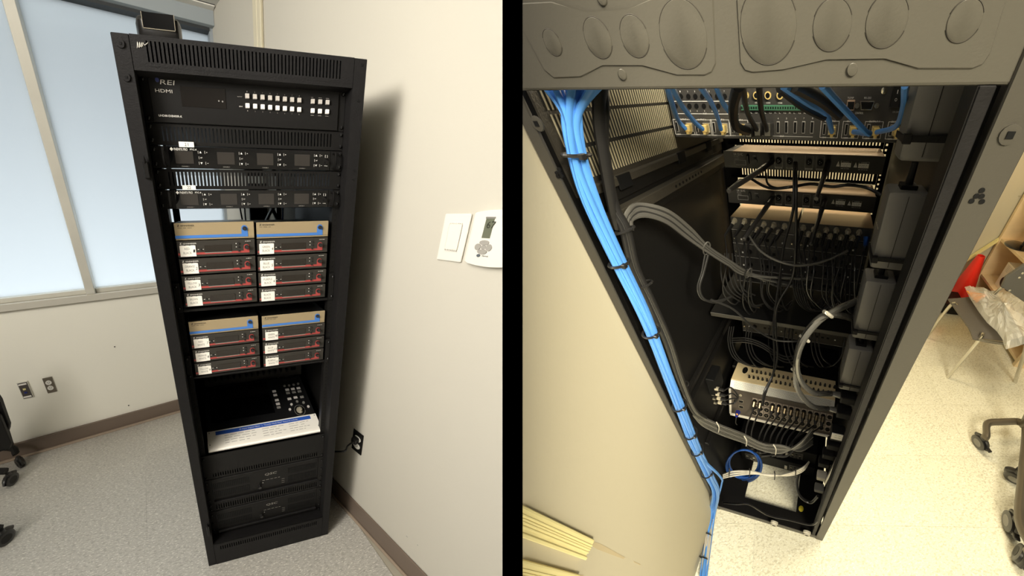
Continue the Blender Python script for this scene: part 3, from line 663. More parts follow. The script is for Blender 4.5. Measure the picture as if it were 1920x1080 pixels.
for px, py in ((533.5, 724), (542, 723), (550.5, 721.5), (559, 720), (546.5, 758.5), (569, 755), (543.5, 768), (578, 762.5), (557, 753)):
    a, b = mpx(px, py); MB(MF).cyl((a, b, 0), 'z', .0055, .003, 12).build('round_button', BTNG if py > 755 else GRYP, t)
a, b = mpx(562, 769); MB(MF).lathe((a, b, 0), 'z', [(.0235, 0), (.0235, .0008), (.0225, .0008), (.0225, 0)], 24).build('dial_ring', GRYP, t, smooth=True)
MB(MF).cyl((a, b, 0), 'z', .0215, .0006, 24).build('dial_well', MATTE, t)
MB(MF).lathe((a, b, 0), 'z', [(.0145, 0), (.014, .004), (.0095, .010), (.0085, .015), (.006, .0165)], 20).build('dial', BRIGHT, t, smooth=True)
a, b = mpx(530, 713); a2, _ = mpx(556, 711); mb = MB(FL); letters(mb, 'TouchMix-30 Pro', a, a2, b - .004, b + .004, 0); mb.build('lettering', GRYP, t)
# row of trim knobs on the raised back of the mixer
q = L.X(383, 727.5, .0705)
ykn = .30; zb, zt = L.Y(383, 727.5, ykn)[1], L.Y(383, 700, ykn)[1]
xl, xr = L.Y(383, 715, ykn)[0], L.Y(565, 690, ykn)[0]
MB().box(xl, xr, ykn, ykn + .02, zb, zt + .02).build('trim_panel', mat('trim_grey', (78, 76, 73), .5), t, bev=.001)
for k in range(14):
    x = xl + .022 + (xr - xl - .10) * k / 13; z = (zb + zt) / 2 + .002
    MB().lathe((x, ykn - .014, z + .004), 'y', [(.0045, 0), (.006, .002), (.0065, .014)], 10).build('trim_knob', BLKC, t, smooth=True, key='tkn%d' % k)
    MB().lathe((x + .001, ykn - .004, z - .009), 'y', [(.003, 0), (.004, .004)], 8).build('trim_pad', MATTE, t, smooth=True)
MB().box(xr - .055, xr - .03, ykn - .003, ykn, (zb + zt) / 2 - .006, (zb + zt) / 2 + .01).build('badge', MATTE, t, bev=.001)

def slotrow(mb, x0, x1, y, z0, z1, n, duty=.5):
    p = (x1 - x0) / n
    for i in range(n): mb.box(x0 + i * p, x0 + i * p + p * duty, y - .0006, y + .002, z0, z1)
# blank and vent panels, amplifiers
t = thing(L, 'vent_panel', (.037, YE, .497), 'black blank panel with a low row of slots below the mixer', 'vent panel')
MB().slots(.037, .527, YE - .001, YE + .002, .493, .618, .07, .505, .502, .522, 46, .45).build('panel', BLK2, t); MB().box(.04, .524, YE + .003, YE + .006, .495, .6).build('slot_backing', MATTE, t); screws(t, (.503, .605))
def amp(z0, z1, label):
    t = thing(L, 'power_amplifier', (.055, YE, z0), label, 'amplifier', 'power amplifiers'); h = z1 - z0
    MB().box(.060, .506, YE - .003, YE + .38, z0 + .001, z1 - .001).build('faceplate', BLK2, t, bev=.0015)
    for x0, x1 in ((.037, .060), (.506, .527)): MB().box(x0, x1, YE - .002, YE + .003, z0, z1).build('ear', BLK2, t)
    screws(t, (z0 + .02, z1 - .02, (z0 + z1) / 2))
    for u0, u1 in ((.066, .212), (.372, .500)):
        for v0, v1 in ((.60, .83), (.26, .50)):
            mb = MB(); slotrow(mb, u0, u1, YE - .003, z0 + h * v0, z0 + h * v1, 20); mb.build('grille', MATTE, t)
    MB().box(.062, .504, YE - .008, YE - .002, z0 + .004, z0 + .016).build('foot_bar', BLK, t, bev=.001)
    zl = z0 + h * .76
    mb = MB(); letters(mb, 'QSC', .272, .322, zl - .007, zl + .007, YE - .0034, .2); mb.build('emblem', GINK, t)
    mb = MB(); letters(mb, '~~~~~', .262, .337, z0 + h * .52, z0 + h * .56, YE - .0034)
    for k in range(3): letters(mb, '~', .344, .357, z0 + h * (.42 - k * .08), z0 + h * (.45 - k * .08), YE - .0034)
    mb.build('lettering', GINK, t)
    MB().lathe((.25, YE - .012, z0 + h * .33), 'y', [(.006, 0), (.008, .009)], 14).build('power_knob', BLKC, t, smooth=True)
    MB().cyl((.264, YE - .0036, z0 + h * .44), 'y', .0015, .001, 8).build('indicator', WINK, t)
amp(.352, .491, 'black power amplifier between the blank panel and the middle vent panel')
t = thing(L, 'vent_panel', (.037, YE, .309), 'black slotted vent panel between the two power amplifiers', 'vent panel')
MB().slots(.037, .527, YE - .001, YE + .002, .305, .350, .066, .51, .313, .341, 46, .45).build('panel', BLK2, t); MB().box(.04, .524, YE + .003, YE + .006, .307, .348).build('slot_backing', MATTE, t); screws(t, (.314, .342))
amp(.166, .303, 'black power amplifier above the bottom vent panel')
t = thing(L, 'vent_panel', (.037, YE, .117), 'black slotted vent panel at the bottom of the rack front', 'vent panel')
MB().slots(.037, .527, YE + .004, YE + .007, .085, .163, .066, .51, .115, .145, 46, .45).build('panel', BLK2, t); screws(t, (.155,))

# cables seen through the gap above the receivers
def lcab(pts, r, label, m_=BLKC, grp=None):
    b = pts[0]; q = [(*L.Y(px, py, y), y) for px, py, y in pts]
    P = [(x, y, z) for x, z, y in q]
    o = MB().tube(P, r).build('cable', m_, room=L, base=P[0], smooth=True)
    return tag(o, label, 'cable', grp)
lcab([(449, 380, .4), (451, 395, .4), (455, 416, .38)], .0035, 'thin black cable hanging behind the unit tagged 22', grp='cables behind the unit tagged 22')
lcab([(459, 380, .4), (459, 395, .4), (461, 416, .38)], .0035, 'thin black cable hanging behind the unit tagged 22', grp='cables behind the unit tagged 22')
lcab([(520, 380, .42), (508, 396, .42), (498, 416, .4)], .008, 'thick black cable slanting behind the unit tagged 22', grp='thick cables behind the unit tagged 22')
lcab([(505, 380, .42), (513, 396, .42), (521, 414, .4)], .008, 'thick black cable slanting behind the unit tagged 22', grp='thick cables behind the unit tagged 22')
lcab([(531, 380, .45), (530, 396, .45), (530, 420, .45)], .004, 'blue cable showing in the gap behind the unit tagged 22', BLUCD)
MB().box(.36, .44, .5, .52, 1.3, 1.6).build('cable_duct', MATTE, rk)
for k in range(2): lcab([(563 + k * 8, 684, .42), (572 + k * 6, 700, .42), (573 + k * 3, 716, .4)], .006, 'black cable drooping behind the mixer dial', grp='cables behind the mixer')
# ================================================================ ROOM R : the open rear of the rack
def rp(px, py, y): x, z = R.Y(px, py, y); return np.array([x, y, z])
TF = wallframe(R.Z(1620, 853), R.Z(1795, 855))                  # tile joints run along this line
fl2 = MB().box(-.1, 3.4, -1.2, 2.6, -.06, -.0025).build('floor', SEAM, room=R, clip=KR, kind='structure')
tag(fl2, 'waxed cream speckled vinyl tile floor behind the rack')
for i in range(-9, 10):
    for j in range(-9, 10):
        s0, n0 = i * .335, j * .335; c = TF[0] + TF[1] * (s0 + .167) + TF[2] * (n0 + .167)
        if not (-.2 < c[0] < 3.2 and -1.1 < c[1] < 2.55): continue
        MB(TF).box(s0 + .0003, s0 + .3347, n0 + .0003, n0 + .3347, -.0025, 0).build('tile', VCTR, fl2, clip=KR)
XW = -.004
w3 = MB().box(XW - .1, XW, -1.2, 2.6, 0, 2.6).build('wall_near', WALLR, room=R, clip=KR, kind='structure')
tag(w3, 'cream painted wall close beside the open rack')
for pts in (((1104, 1013), (1125, 1019), (1172, 1045), (1168, 1048), (1120, 1030), (1103, 1020)), ((1188, 1052), (1201, 1058), (1200, 1060), (1188, 1054)), ((1091, 1031), (1103, 1036), (1102, 1038), (1091, 1034)), ((1070, 1074), (1080, 1077), (1094, 1078), (1092, 1082), (1072, 1080))):
    q = [R.X(px, py, XW) for px, py in pts]
    MB().px(q, XW, XW + .0006).build('scuff', mat('scuff_grey', (188, 172, 136), .9), w3)
# ribbed raceways on that wall
for k, (y0, y1, zb, lb) in enumerate(((-.3245, -.2965, 1.078, 'cream ribbed wall raceway ending beside the long wall scuff'), (-.375, -.3465, 1.058, 'cream ribbed wall raceway next to the scuffed one, lower end'))):
    t = thing(R, 'wall_raceway', (XW, y0, zb), lb, 'raceway')
    MB().box(XW, XW + .012, y0, y1, zb, 1.75).build('channel', CREAM, t, bev=.003, seg=2, clip=KR)
    for f in (.33, .46, .56, .70):
        y = y1 - (y1 - y0) * f; MB().box(XW + .011, XW + .0135, y - .0012, y + .0012, zb + .001, 1.75).build('rib', CREAM, t, bev=.0004, clip=KR)
    MB().box(XW, XW + .015, y0 - .002, y0 + .003, zb - .002, 1.75).build('edge', CREAM, t, bev=.001, clip=KR)
w4 = MB().box(-.1, 3.4, 2.45, 2.55, 0, 2.6).build('wall_far', WALLR, room=R, kind='structure')
tag(w4, 'cream painted far wall behind the bookcase')
tag(MB().box(.6, 2.2, 2.438, 2.45, 0, .11).build('baseboard_far', BASEB, room=R, kind='structure'), 'brown baseboard on the far wall')
a, b = rp(1800, 493, 2.44), rp(1874, 446, 2.44)
tag(MB().hexa([a + (0, 0, -.02), b + (0, 0, -.02), b + (0, 0, .02), a + (0, 0, .02)], [a + (0, -.03, -.02), b + (0, -.03, -.02), b + (0, -.03, .02), a + (0, -.03, .02)]).build('trim_7', CREAM, room=R, kind='structure'), 'cream rail on the far wall above the cone')

# ---------------------------------------------------------------- the rack, rear
WR = .572
rk2 = thing(R, 'equipment_rack', (0, 0, 0), 'black equipment rack seen from its open rear, full of cables', 'rack')
ZT = 1.8385
MB().box(.02, .556, -.003, .004, ZT, 2.02).build('top_panel', RACKR, rk2, bev=.0025, seg=2, clip=KR)
tpn = MB().box(.556, .560, -.002, .003, ZT, 2.02).build('panel_joint', MATTE, rk2)
def pq(pts, y=-.003): return [R.Y(px, py, y) for px, py in pts]
PM = RACKR
MB().py(pq(((975, 45), (975, 6), (1035, 3), (1100, 26), (1180, 21), (1225, -4), (1338, -4), (1343, 120), (1335, 136), (1322, 142), (1270, 142), (1205, 120), (1130, 120), (1090, 145), (1040, 147), (1022, 132))), -.0042, -.002).build('embossed_plate', PM, rk2, bev=.001, clip=KR)
MB().py(pq(((1381, -4), (1388, 118), (1397, 133), (1412, 137), (1470, 130), (1550, 109), (1660, 107), (1720, 130), (1822, 130), (1842, 122), (1857, 100), (1888, -4))), -.0042, -.002).build('embossed_plate', PM, rk2, bev=.001)
for px, py, r_ in ((1036, 80, .0105), (1121, 72, .0155), (1190, 69, .0155), (1281, 67, .0245), (1440, 50, .026), (1560, 48, .0165), (1662, 40, .0165), (1808, 40, .0125)):
    x, z = R.Y(px, py, -.0042)
    k = MB().lathe((x, -.0048, z), 'y', [(r_ - .0006, 0), (r_, .0004), (r_, .001)], 32).build('knockout', RACKR, rk2, smooth=True)
    GV = mat('groove_dark', (46, 42, 35), .7)
    for a0, a1 in ((.35, 2.75), (3.5, 5.9)):
        MB().tube([(x + r_ * math.cos(a0 + (a1 - a0) * q / 16), -.0043, z + r_ * math.sin(a0 + (a1 - a0) * q / 16)) for q in range(17)], .0006, 4, 1).build('cut_line', GV, k)
for px, py in ((1168, 140), (1598, 131), (1130, -2)):
    x, z = R.Y(px, py, -.003); MB().lathe((x, -.0048, z), 'y', [(.0042, 0), (.0048, .0004), (.005, .003)], 18).build('rivet', RACKR, rk2, smooth=True)
lp = MB().box(0, .020, -.004, 0, 0, 2.02).build('rear_post', mat('rack_post', (62, 59, 52), .5, .1, .4, .1, 300), rk2, bev=.0012)
MB().box(.0, .004, 0, .05, 0, 2.02).build('post_flange', BLK2, lp)
PMAT = MATS['rack_post']
rpst = MB().box(.543, .579, -.005, 0, 0, 2.02).build('rear_post', PMAT, rk2, bev=.0015)
MB().box(.534, .543, .010, .018, .04, 2.0).build('post_groove', MATTE, rpst); MB().box(.521, .535, -.003, .004, .05, ZT).build('post_lip', BLK, rpst, bev=.001)
MB().box(.520, .522, -.002, .03, .05, ZT).build('post_return', BLK2, rpst); MB().box(.572, .579, 0, .06, 0, 2.0).build('post_flange', BLK2, rpst)
for px, py, p_ in ((1008, 232, lp), (1893, 253, rpst)):
    x, z = R.Y(px, py, -.005); b = MB().lathe((x, -.0065, z), 'y', [(.004, 0), (.0085, .0004), (.009, .002)], 14).build('bolt', PMAT, rk2, smooth=True, clip=KR); MB().box(x - .003, x + .003, -.0072, -.006, z - .003, z + .003).build('bolt_socket', MATTE, b)
for px, py in ((1841, 357), (1831, 367.5), (1840.5, 368), (1821.5, 377), (1841, 378), (1048, 318), (1044, 325), (1050, 325), (1046, 331), (1053, 330)):
    x, z = R.Y(px, py, -.005); MB().cyl((x, -.0056, z), 'y', .0028, .002, 10).build('screw_hole', MATTE, rk2)
MB().box(0, .562, -.003, .006, .004, .052).build('base_rail', PMAT, rk2, bev=.002)
MB().box(.0, .562, .0, .03, .05, .056).build('base_lip', BLK2, rk2)
x0, x1, y0, y1 = .145, .43, .066, .275
for u in ((.004, x0, .004, .62), (x1, .562, .004, .62), (x0, x1, .004, y0), (x0, x1, y1, .62)): MB().box(*u, .05, .058).build('base_plate', BLK2, rk2)
for px, py in ((1452, 979), (1513, 997)):
    x, z = R.Y(px, py, -.006); MB().lathe((x, -.02, z), 'y', [(.009, 0), (.0155, 0), (.016, .006), (.019, .008), (.019, .016), (.009, .016)], 18).build('conduit_bushing', mat('bushing_grey', (190, 184, 166), .5), rk2, smooth=True); MB().cyl((x, -.0204, z), 'y', .009, .001, 14).build('bushing_hole', MATTE, rk2)
# left side: slotted sheet, ledge rails
sd = MB().box(.004, .008, .02, .64, .05, 1.70).build('side_panel', BLK2, rk2)
SIDE = mat('side_sheet', (64, 60, 52), .45, .3, .4, .3, 260)
MB().box(.004, .008, .02, .64, 1.70, 2.0).build('vent_sheet', SIDE, rk2)
mb = MB()
for (z0, z1, n) in ((1.722, 1.765, 44), (1.771, 1.812, 44), (1.817, 1.86, 44)):
    for k in range(n):
        y = .035 + k * .0072
        mb.hexa([(.0078, y, z0), (.0098, y, z0), (.0098, y + .0016, z0), (.0078, y + .0016, z0)], [(.0078, y, z1), (.0098, y, z1), (.0098, y + .0016, z1), (.0078, y + .0016, z1)])
mb.build('slot_light_strips', mat('painted_slot_light', (214, 202, 168), .35, .5), rk2, kind='stuff')  # pale colour paints the light seen at the slots, not bare metal
for z0, z1, xw_, m_ in ((1.698, 1.713, .022, SIDE), (1.672, 1.697, .014, BLK2), (1.640, 1.662, .03, SIDE), (1.618, 1.640, .018, BLK2)):
    MB().box(.008, xw_, .03, .63, z0, z1).build('ledge_rail', m_, rk2, bev=.0015)
for y in (.10, .32, .49): MB().box(.02, .0235, y, y + .035, 1.690, 1.7145).build('ledge_notch', MATTE, rk2)
for k in range(9): MB().cyl((.03, .27 + k * .018, 1.650), 'x', .0035, .001, 8).build('ledge_hole', MATTE, rk2)
for z in (1.02, .965, .62): MB().box(.008, .024, .08, .60, z, z + .02).build('ledge_rail', BLK2, rk2, bev=.0015)
MB().box(.572, .576, .0, .64, .05, 2.0).build('side_panel', BLK2, rk2)
for x0, x1 in ((.038, .062), (.520, .545)):
    MB().box(x0, x1, .628, .632, .05, 1.5).build('mounting_rail', BLK2, rk2); 
MB().box(.038, .062, .628, .632, 1.5, 1.8).build('mounting_rail', BLK2, rk2)
mb = MB().box(.545, .562, .628, .631, .05, 1.40)
for k in range(26):
    z = 1.40 + k * .0145; mb.box(.545, .562, .628, .631, z, z + .0085); mb.box(.545, .550, .628, .631, z + .0085, z + .0145); mb.box(.556, .562, .628, .631, z + .0085, z + .0145)
mb.build('perforated_rail', BLK2, rk2)
for x0, x1 in ((-.0, .036), (.563, .575)): MB().box(x0, x1, .64, .66, 0, 1.95).build('front_post', BLK2, rk2)

MB().box(.02, .56, .636, .639, .66, 1.19).build('added_front_blocker', MATTE, rk2)  # added black sheets, block room light coming through the rack front
MB().box(.02, .56, .636, .639, .04, .62).build('added_front_blocker', MATTE, rk2)
# ---------------------------------------------------------------- switcher, rear panel
YS = .33
t = thing(R, 'matrix_switcher', (.02, YS, 1.747), 'rear panel of the matrix switcher with blue network cables plugged in', 'switcher')
MB().box(.021, .535, YS, YS + .29, 1.7475, 1.90).build('rear_panel', REARP, t, bev=.0015)
def ry(px, py, y=YS): return R.Y(px, py, y)
def rbox(p0, p1, y, d, name, m_, par, bev=0):
    (xa, za), (xb, zb) = ry(*p0, y), ry(*p1, y); return MB().box(min(xa, xb), max(xa, xb), y - d, y + .002, min(za, zb), max(za, zb)).build(name, m_, par, bev=bev)
def outline(p0, p1, y, par, w=.0007, m_=WINK, name='printed_frame'):
    (xa, za), (xb, zb) = ry(*p0, y), ry(*p1, y); xa, xb = sorted((xa, xb)); za, zb = sorted((za, zb)); mb = MB()
    mb.box(xa, xb, y - .0004, y, za, za + w); mb.box(xa, xb, y - .0004, y, zb - w, zb); mb.box(xa, xa + w, y - .0004, y, za, zb); mb.box(xb - w, xb, y - .0004, y, za, zb); return mb.build(name, m_, par)
def rlab(par, s_, x, z, w, h, y, m_=WINK): mb = MB(); letters(mb, s_, x - w / 2, x + w / 2, z - h / 2, z + h / 2, y - .0006); return mb.build('lettering', m_, par)
JACKS = {}
for k, (xa, xb, ya, yb) in enumerate(((1267, 1302, 224, 252), (1303, 1334, 224.5, 253), (1335, 1368, 224.5, 254), (1369, 1402, 225, 254.5), (1537, 1574, 227, 258), (1577, 1614, 227.5, 259), (1617, 1657, 228, 260), (1659, 1697, 228.5, 261))):
    (u0, z0), (u1, z1) = ry(xa, yb), ry(xb, ya); outline((xa, yb), (xb, ya), YS, t)
    um = (u0 + u1) / 2; rlab(t, 'OUTPUT %d' % (k + 1), um, z1, .021, .0032, YS); rlab(t, 'HDMI', u0 + .009, z0 + .0006, .009, .0026, YS); rlab(t, 'HDBT', u1 - .011, z0 + .0006, .009, .0026, YS)
    zc = (z0 + z1) / 2 + .0005
    hp = MB().box(u0 + .005, u0 + .0115, YS - .0012, YS, zc - .0105, zc + .0105).build('hdmi_port', GINK, t, bev=.001); MB().box(u0 + .0062, u0 + .0103, YS - .0018, YS - .001, zc - .009, zc + .009).build('port_hole', MATTE, hp)
    jx = u1 - .0125; jk = MB().box(jx - .009, jx + .009, YS - .006, YS, zc - .0105, zc + .009).build('network_jack', NICK, t, bev=.001)
    JACKS[k] = (jx, zc)
    MB().box(jx - .0065, jx + .0065, YS - .019, YS - .005, zc - .0085, zc + .006).build('network_plug', GOLD, jk, bev=.0015); MB().box(jx - .003, jx + .003, YS - .02, YS - .005, zc - .0125, zc - .008).build('plug_clip', GOLD, jk)
for k, px in enumerate((1459, 1474.5, 1491, 1506.5, 1522.5)):
    x, z = ry(px, 239); hp = MB().box(x - .0038, x + .0038, YS - .0015, YS, z - .0115, z + .0115).build('hdmi_port', GINK, t, bev=.0012); MB().box(x - .0024, x + .0024, YS - .0022, YS - .001, z - .0095, z + .0095).build('port_hole', MATTE, hp)
    rlab(t, str(k + 4), x, z + .0165, .002, .003, YS)
z = ry(1470, 255.5)[1]; xa, xb = ry(1412, 255)[0], ry(1524, 257)[0]; mb = MB().box(xa, xb, YS - .0005, YS, z - .0003, z + .0003); mb.build('printed_frame', WINK, t); rlab(t, 'INPUT', ry(1466, 255)[0], z, .009, .003, YS)
x0, z0 = ry(1391, 207); x1, z1 = ry(1568, 198); tb = MB().box(x0, x1, YS - .006, YS, z0, z1 + .001).build('terminal_block', GREEN, t, bev=.0008)
for k in range(38):
    x = x0 + (x1 - x0) * (k + .5) / 38; MB().box(x - .0012, x + .0012, YS - .0066, YS - .005, z0 + .003, z1 - .002).build('terminal_slot', MATTE, tb, key='tslot%d' % k); 
rlab(t, 'L  G  R  L  G  R  L  G  R  L  G  R', (x0 + x1) / 2 - .02, z0 - .004, .12, .0026, YS)
for px in (1399, 1419, 1440.5, 1463, 1487, 1532, 1553):
    x, z = ry(px, 179); jk = MB().lathe((x, YS - .005, z), 'y', [(.0048, 0), (.0068, 0), (.007, .005)], 16).build('coax_jack', GOLD, t, smooth=True); MB().cyl((x, YS - .0056, z), 'y', .0046, .001, 12).build('port_hole', MATTE, jk); rlab(t, 'COAX', x, z - .0125, .009, .0025, YS)
for row, pxs in ((181, (1277, 1291, 1304, 1317, 1331, 1345, 1359)), (199, (1267, 1280, 1293, 1306, 1320, 1334, 1347))):
    for k, px in enumerate(pxs): x, z = ry(px, row); jk = MB().lathe((x, YS - .0015, z), 'y', [(.0025, 0), (.0048, 0), (.005, .0015)], 12).build('ir_jack', MATTE, t, smooth=True); rlab(t, str(k + 1), x, z + (.009 if row < 190 else -.009), .0018, .0028, YS)
for y_, pa, pb in ((190, 1264, 1370), (213, 1269, 1385)): (xa, z), xb = ry(pa, y_), ry(pb, y_)[0]; MB().box(xa, xb, YS - .0005, YS, z - .0005, z + .0005).build('printed_frame', WINK, t)
rlab(t, 'IR OUT', ry(1322, 213)[0], ry(1322, 213)[1], .009, .003, YS)
jk = rbox((1586, 207), (1604, 187), YS, .004, 'control_jack', mat('jack_copper', (206, 176, 150), .35, .6), t, .001); rbox((1588, 205), (1602, 191), YS, .0045, 'port_hole', MATTE, jk)
x, z = ry(1625, 198); d9 = MB().py([(x - .014, z + .0075), (x + .014, z + .0075), (x + .011, z - .0075), (x - .011, z - .0075)], YS - .005, YS).build('serial_port', NICK, t, bev=.001); MB().py([(x - .0115, z + .0055), (x + .0115, z + .0055), (x + .009, z - .0055), (x - .009, z - .0055)], YS - .0056, YS - .004).build('port_hole', MATTE, d9)
for dx in (-.0185, .0185): MB().cyl((x + dx, YS - .005, z), 'y', .0045, .005, 12).build('jack_screw', NICK, d9)
rlab(t, 'TCP/IP', ry(1595, 183.5)[0], ry(1595, 183.5)[1], .012, .003, YS); rlab(t, 'RS-232', ry(1627, 183.5)[0], ry(1627, 183.5)[1], .013, .003, YS); rlab(t, 'CONTROL', ry(1611, 212)[0], ry(1611, 212)[1], .016, .0032, YS)
x, z = ry(1680, 182); sw = MB().box(x - .0095, x + .0095, YS - .006, YS, z - .017, z + .017).build('power_switch', BLKC, t, bev=.002); rlab(sw, 'I', x, z + .008, .0012, .006, YS - .006); rlab(sw, 'O', x, z - .004, .004, .005, YS - .006)
rlab(t, '100-240VAC 50/60Hz', ry(1690, 210)[0], ry(1685, 210)[1], .032, .003, YS, GINK)
x, z = ry(1657.5, 170); MB().lathe((x, YS - .003, z), 'y', [(.002, 0), (.0055, .001), (.006, .003)], 12).build('screw', NICK, t, smooth=True)

def cab(pts, r_, m_, label, group=None, name='cable', cat='cable', sub=6, n=8):
    P = [rp(*p) if isinstance(p, tuple) else p for p in pts]
    return tag(MB().tube(P, r_, n, sub).build(name, m_, room=R, base=P[0], smooth=True), label, cat, group)
def jp(k, d=.026): x, z = JACKS[k]; return np.array([x, YS - d, z - .001])
G1 = 'blue network cables on the switcher'
for k, pts in ((0, [(1250, 160, .10), (1262, 200, .2), (1272, 226, .28)]), (1, [(1258, 160, .08), (1280, 200, .2), (1302, 228, .27)]), (2, [(1312, 160, .1), (1335, 195, .2), (1347, 225, .28)]), (3, [(1342, 160, .1), (1357, 195, .2), (1372, 216, .26)]),
               (4, [(1470, 160, .05), (1516, 193, .15), (1549, 214, .24)]), (5, [(1542, 160, .05), (1585, 207, .13), (1622, 246, .18), (1629, 250, .22)]), (6, [(1697, 160, .1), (1693, 205, .18), (1678, 238, .24)])):
    cab(pts + [jp(k)], .0046 if k != 4 else .0055, BLUC, 'blue network cable plugged into OUTPUT %s of the switcher' % ['one', 'two', 'three', 'four', 'five', 'six', 'seven'][k], G1, 'network_cable')
for k, (pts, r_) in enumerate((([(1384, 160, .1), (1375, 200, .16), (1380, 236, .22), (1402, 246, .29)], .0085), ([(1393, 160, .12), (1401, 210, .22), (1419, 243, .30)], .005), ([(1423, 160, .12), (1428, 210, .22), (1438, 244, .30)], .005))):
    t2 = thing(R, 'video_cable', rp(*pts[0]), 'black video cable plugged in ' + ('beside OUTPUT four', 'at the first INPUT port', 'at the second INPUT port')[k], 'cable', 'black video cables')
    P = [rp(*p) for p in pts]; MB().tube(P, r_, 8, 6).build('cord', BLKC, t2, smooth=True); e = P[-1]
    MB().box(e[0] - .007, e[0] + .009, e[1], YS, e[2] - .013, e[2] + .013).build('plug', mat('plug_steel', (92, 90, 86), .3, .6), t2, bev=.002)
    MB().lathe((e[0], e[1] - .002, e[2]), 'y', [(.005, 0), (.0075, .006)], 12).build('strain_relief', GRYP, t2, smooth=True)
cab([(1488, 158, .06), (1540, 188, .14), (1573, 216, .2)], .0085, BLKC2, 'thick black cable with a cut blunt end in front of the switcher', name='cable')
cab([(1462, 165, .1), (1505, 200, .18), (1545, 221, .24)], .006, BLKC, 'black cable running just under the blue OUTPUT five cable')

# ---------------------------------------------------------------- wireless units, rear panels
YD = .5
def rear_unit(z0, z1, xlr, ca, lb, tx):
    t = thing(R, 'antenna_distributor', (.07, YD, z0), lb, 'receiver unit', 'wireless antenna units, rear'); zm = (z0 + z1) / 2
    MB().box(.070, .5375, YD, YD + .002, z0, z1).build('rear_panel', REARP, t)
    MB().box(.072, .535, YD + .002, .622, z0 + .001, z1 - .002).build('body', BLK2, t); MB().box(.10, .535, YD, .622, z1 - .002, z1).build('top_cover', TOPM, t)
    for px in xlr:
        x = R.Y(px[0], px[1], YD)[0]; MB().box(x - .0115, x + .0115, YD - .0006, YD, z0 + .004, z1 - .005).build('printed_frame', GINK, t); j = MB().box(x - .0107, x + .0107, YD - .0012, YD, z0 + .009, z1 - .006).build('xlr_plate', REARP, t)
        MB().lathe((x, YD - .003, zm + .002), 'y', [(.0075, 0), (.009, 0), (.0095, .003)], 16).build('xlr_ring', BLK, j, smooth=True); MB().cyl((x, YD - .0034, zm + .002), 'y', .0074, .001, 14).build('xlr_insert', MATTE, j)
        for q in range(3): MB().cyl((x + .003 * math.cos(2.1 * q), YD - .0042, zm + .002 + .003 * math.sin(2.1 * q)), 'y', .0009, .001, 6).build('pin', WINK, j)
        rlab(t, 'AF OUTPUT', x, z0 + .0065, .015, .0026, YD - .0006, INK)
    for px, w1, w2 in ca:
        x, z = R.Y(*px, YD); MB().box(x - .014, x + .014, YD - .0008, YD, z - .006, z + .010).build('warning_label', WINK, t); MB().box(x - .0135, x + .0135, YD - .0012, YD, z + .0055, z + .0095).build('warning_band', REARP, t)
        rlab(t, w1, x, z + .0075, .016, .0025, YD - .001); rlab(t, '~~~~', x, z + .001, .022, .0018, YD - .0006, INK); rlab(t, '~~~', x, z - .003, .014, .0018, YD - .0006, INK); rlab(t, w2, x, z - .010, .026, .0022, YD - .0004, WINK)
        MB().py([(x - .0265, z - .005), (x - .0165, z - .005), (x - .0215, z + .009)], YD - .0008, YD).build('warning_triangle', WINK, t); rlab(t, '!', x - .0215, z, .0012, .006, YD - .0008, INK)
    x, z = R.Y(*tx, YD); rlab(t, 'UK CE FC', x + .012, z, .028, .0065, YD); rlab(t, 'Made in China', x + .005, z - .007, .015, .0022, YD, WINK); rlab(t, 'SERIAL NO.', x + .006, z - .0125, .014, .0022, YD, WINK)
    outline_z = z - .0225; mb = MB(); xa, xb = x - .001, x + .034; mb.box(xa, xb, YD - .0005, YD, outline_z - .007, outline_z - .0063); mb.box(xa, xb, YD - .0005, YD, outline_z + .0063, outline_z + .007); mb.box(xa, xa + .0007, YD - .0005, YD, outline_z - .007, outline_z + .007); mb.box(xb, xb + .0007, YD - .0005, YD, outline_z - .007, outline_z + .007); mb.build('printed_frame', WINK, t)
    MB().box(x + .038, x + .047, YD - .006, YD, zm - .010, zm + .014).build('cord_hook', BLKC, t, bev=.002); MB().lathe((x + .066, YD - .004, zm - .001), 'y', [(.003, 0), (.0055, 0), (.006, .004)], 12).build('power_jack', BLKC, t, smooth=True)
    rlab(t, 'DC INPUT', x + .064, zm + .012, .013, .0028, YD, WINK)
rear_unit(1.6455, 1.692, ((1460, 304), (1481, 304), (1517, 305), (1538, 306)), (((1586, 309), 'CAUTION', '~~~~~'), ((1619, 311), 'ATTENTION', '~~~~~')), 'rear of the wireless unit above the light-filled vent slots', (1377, 289))
rear_unit(1.5345, 1.5835, ((1460, 371), (1479, 371), (1512, 374), (1532, 376)), (((1575.5, 380), 'CAUTION', '~~~~~'), ((1606, 383), 'ATTENTION', '~~~~~')), 'rear of the wireless unit below the light-filled vent slots', (1383, 357))
YV = .632
for z0, z1, lb in ((1.690, 1.738, 'back of the slotted vent panel under the switcher'), (1.585, 1.632, 'back of the slotted vent panel with bright light in its slots')):
    t = thing(R, 'vent_panel', (.04, YV, z0), lb, 'vent panel'); MB().slots(.04, .545, YV, YV + .002, z0, z1, .08, .54, z0 + .008, z1 - .008, 46, .42).build('panel', BLK2, t); MB().box(.04, .545, YV - .012, YV, z0, z0 + .0015).build('folded_edge', BLK2, t)
    MB().box(.04, .545, YV - .012, YV, z1 - .0015, z1).build('folded_edge', BLK2, t)
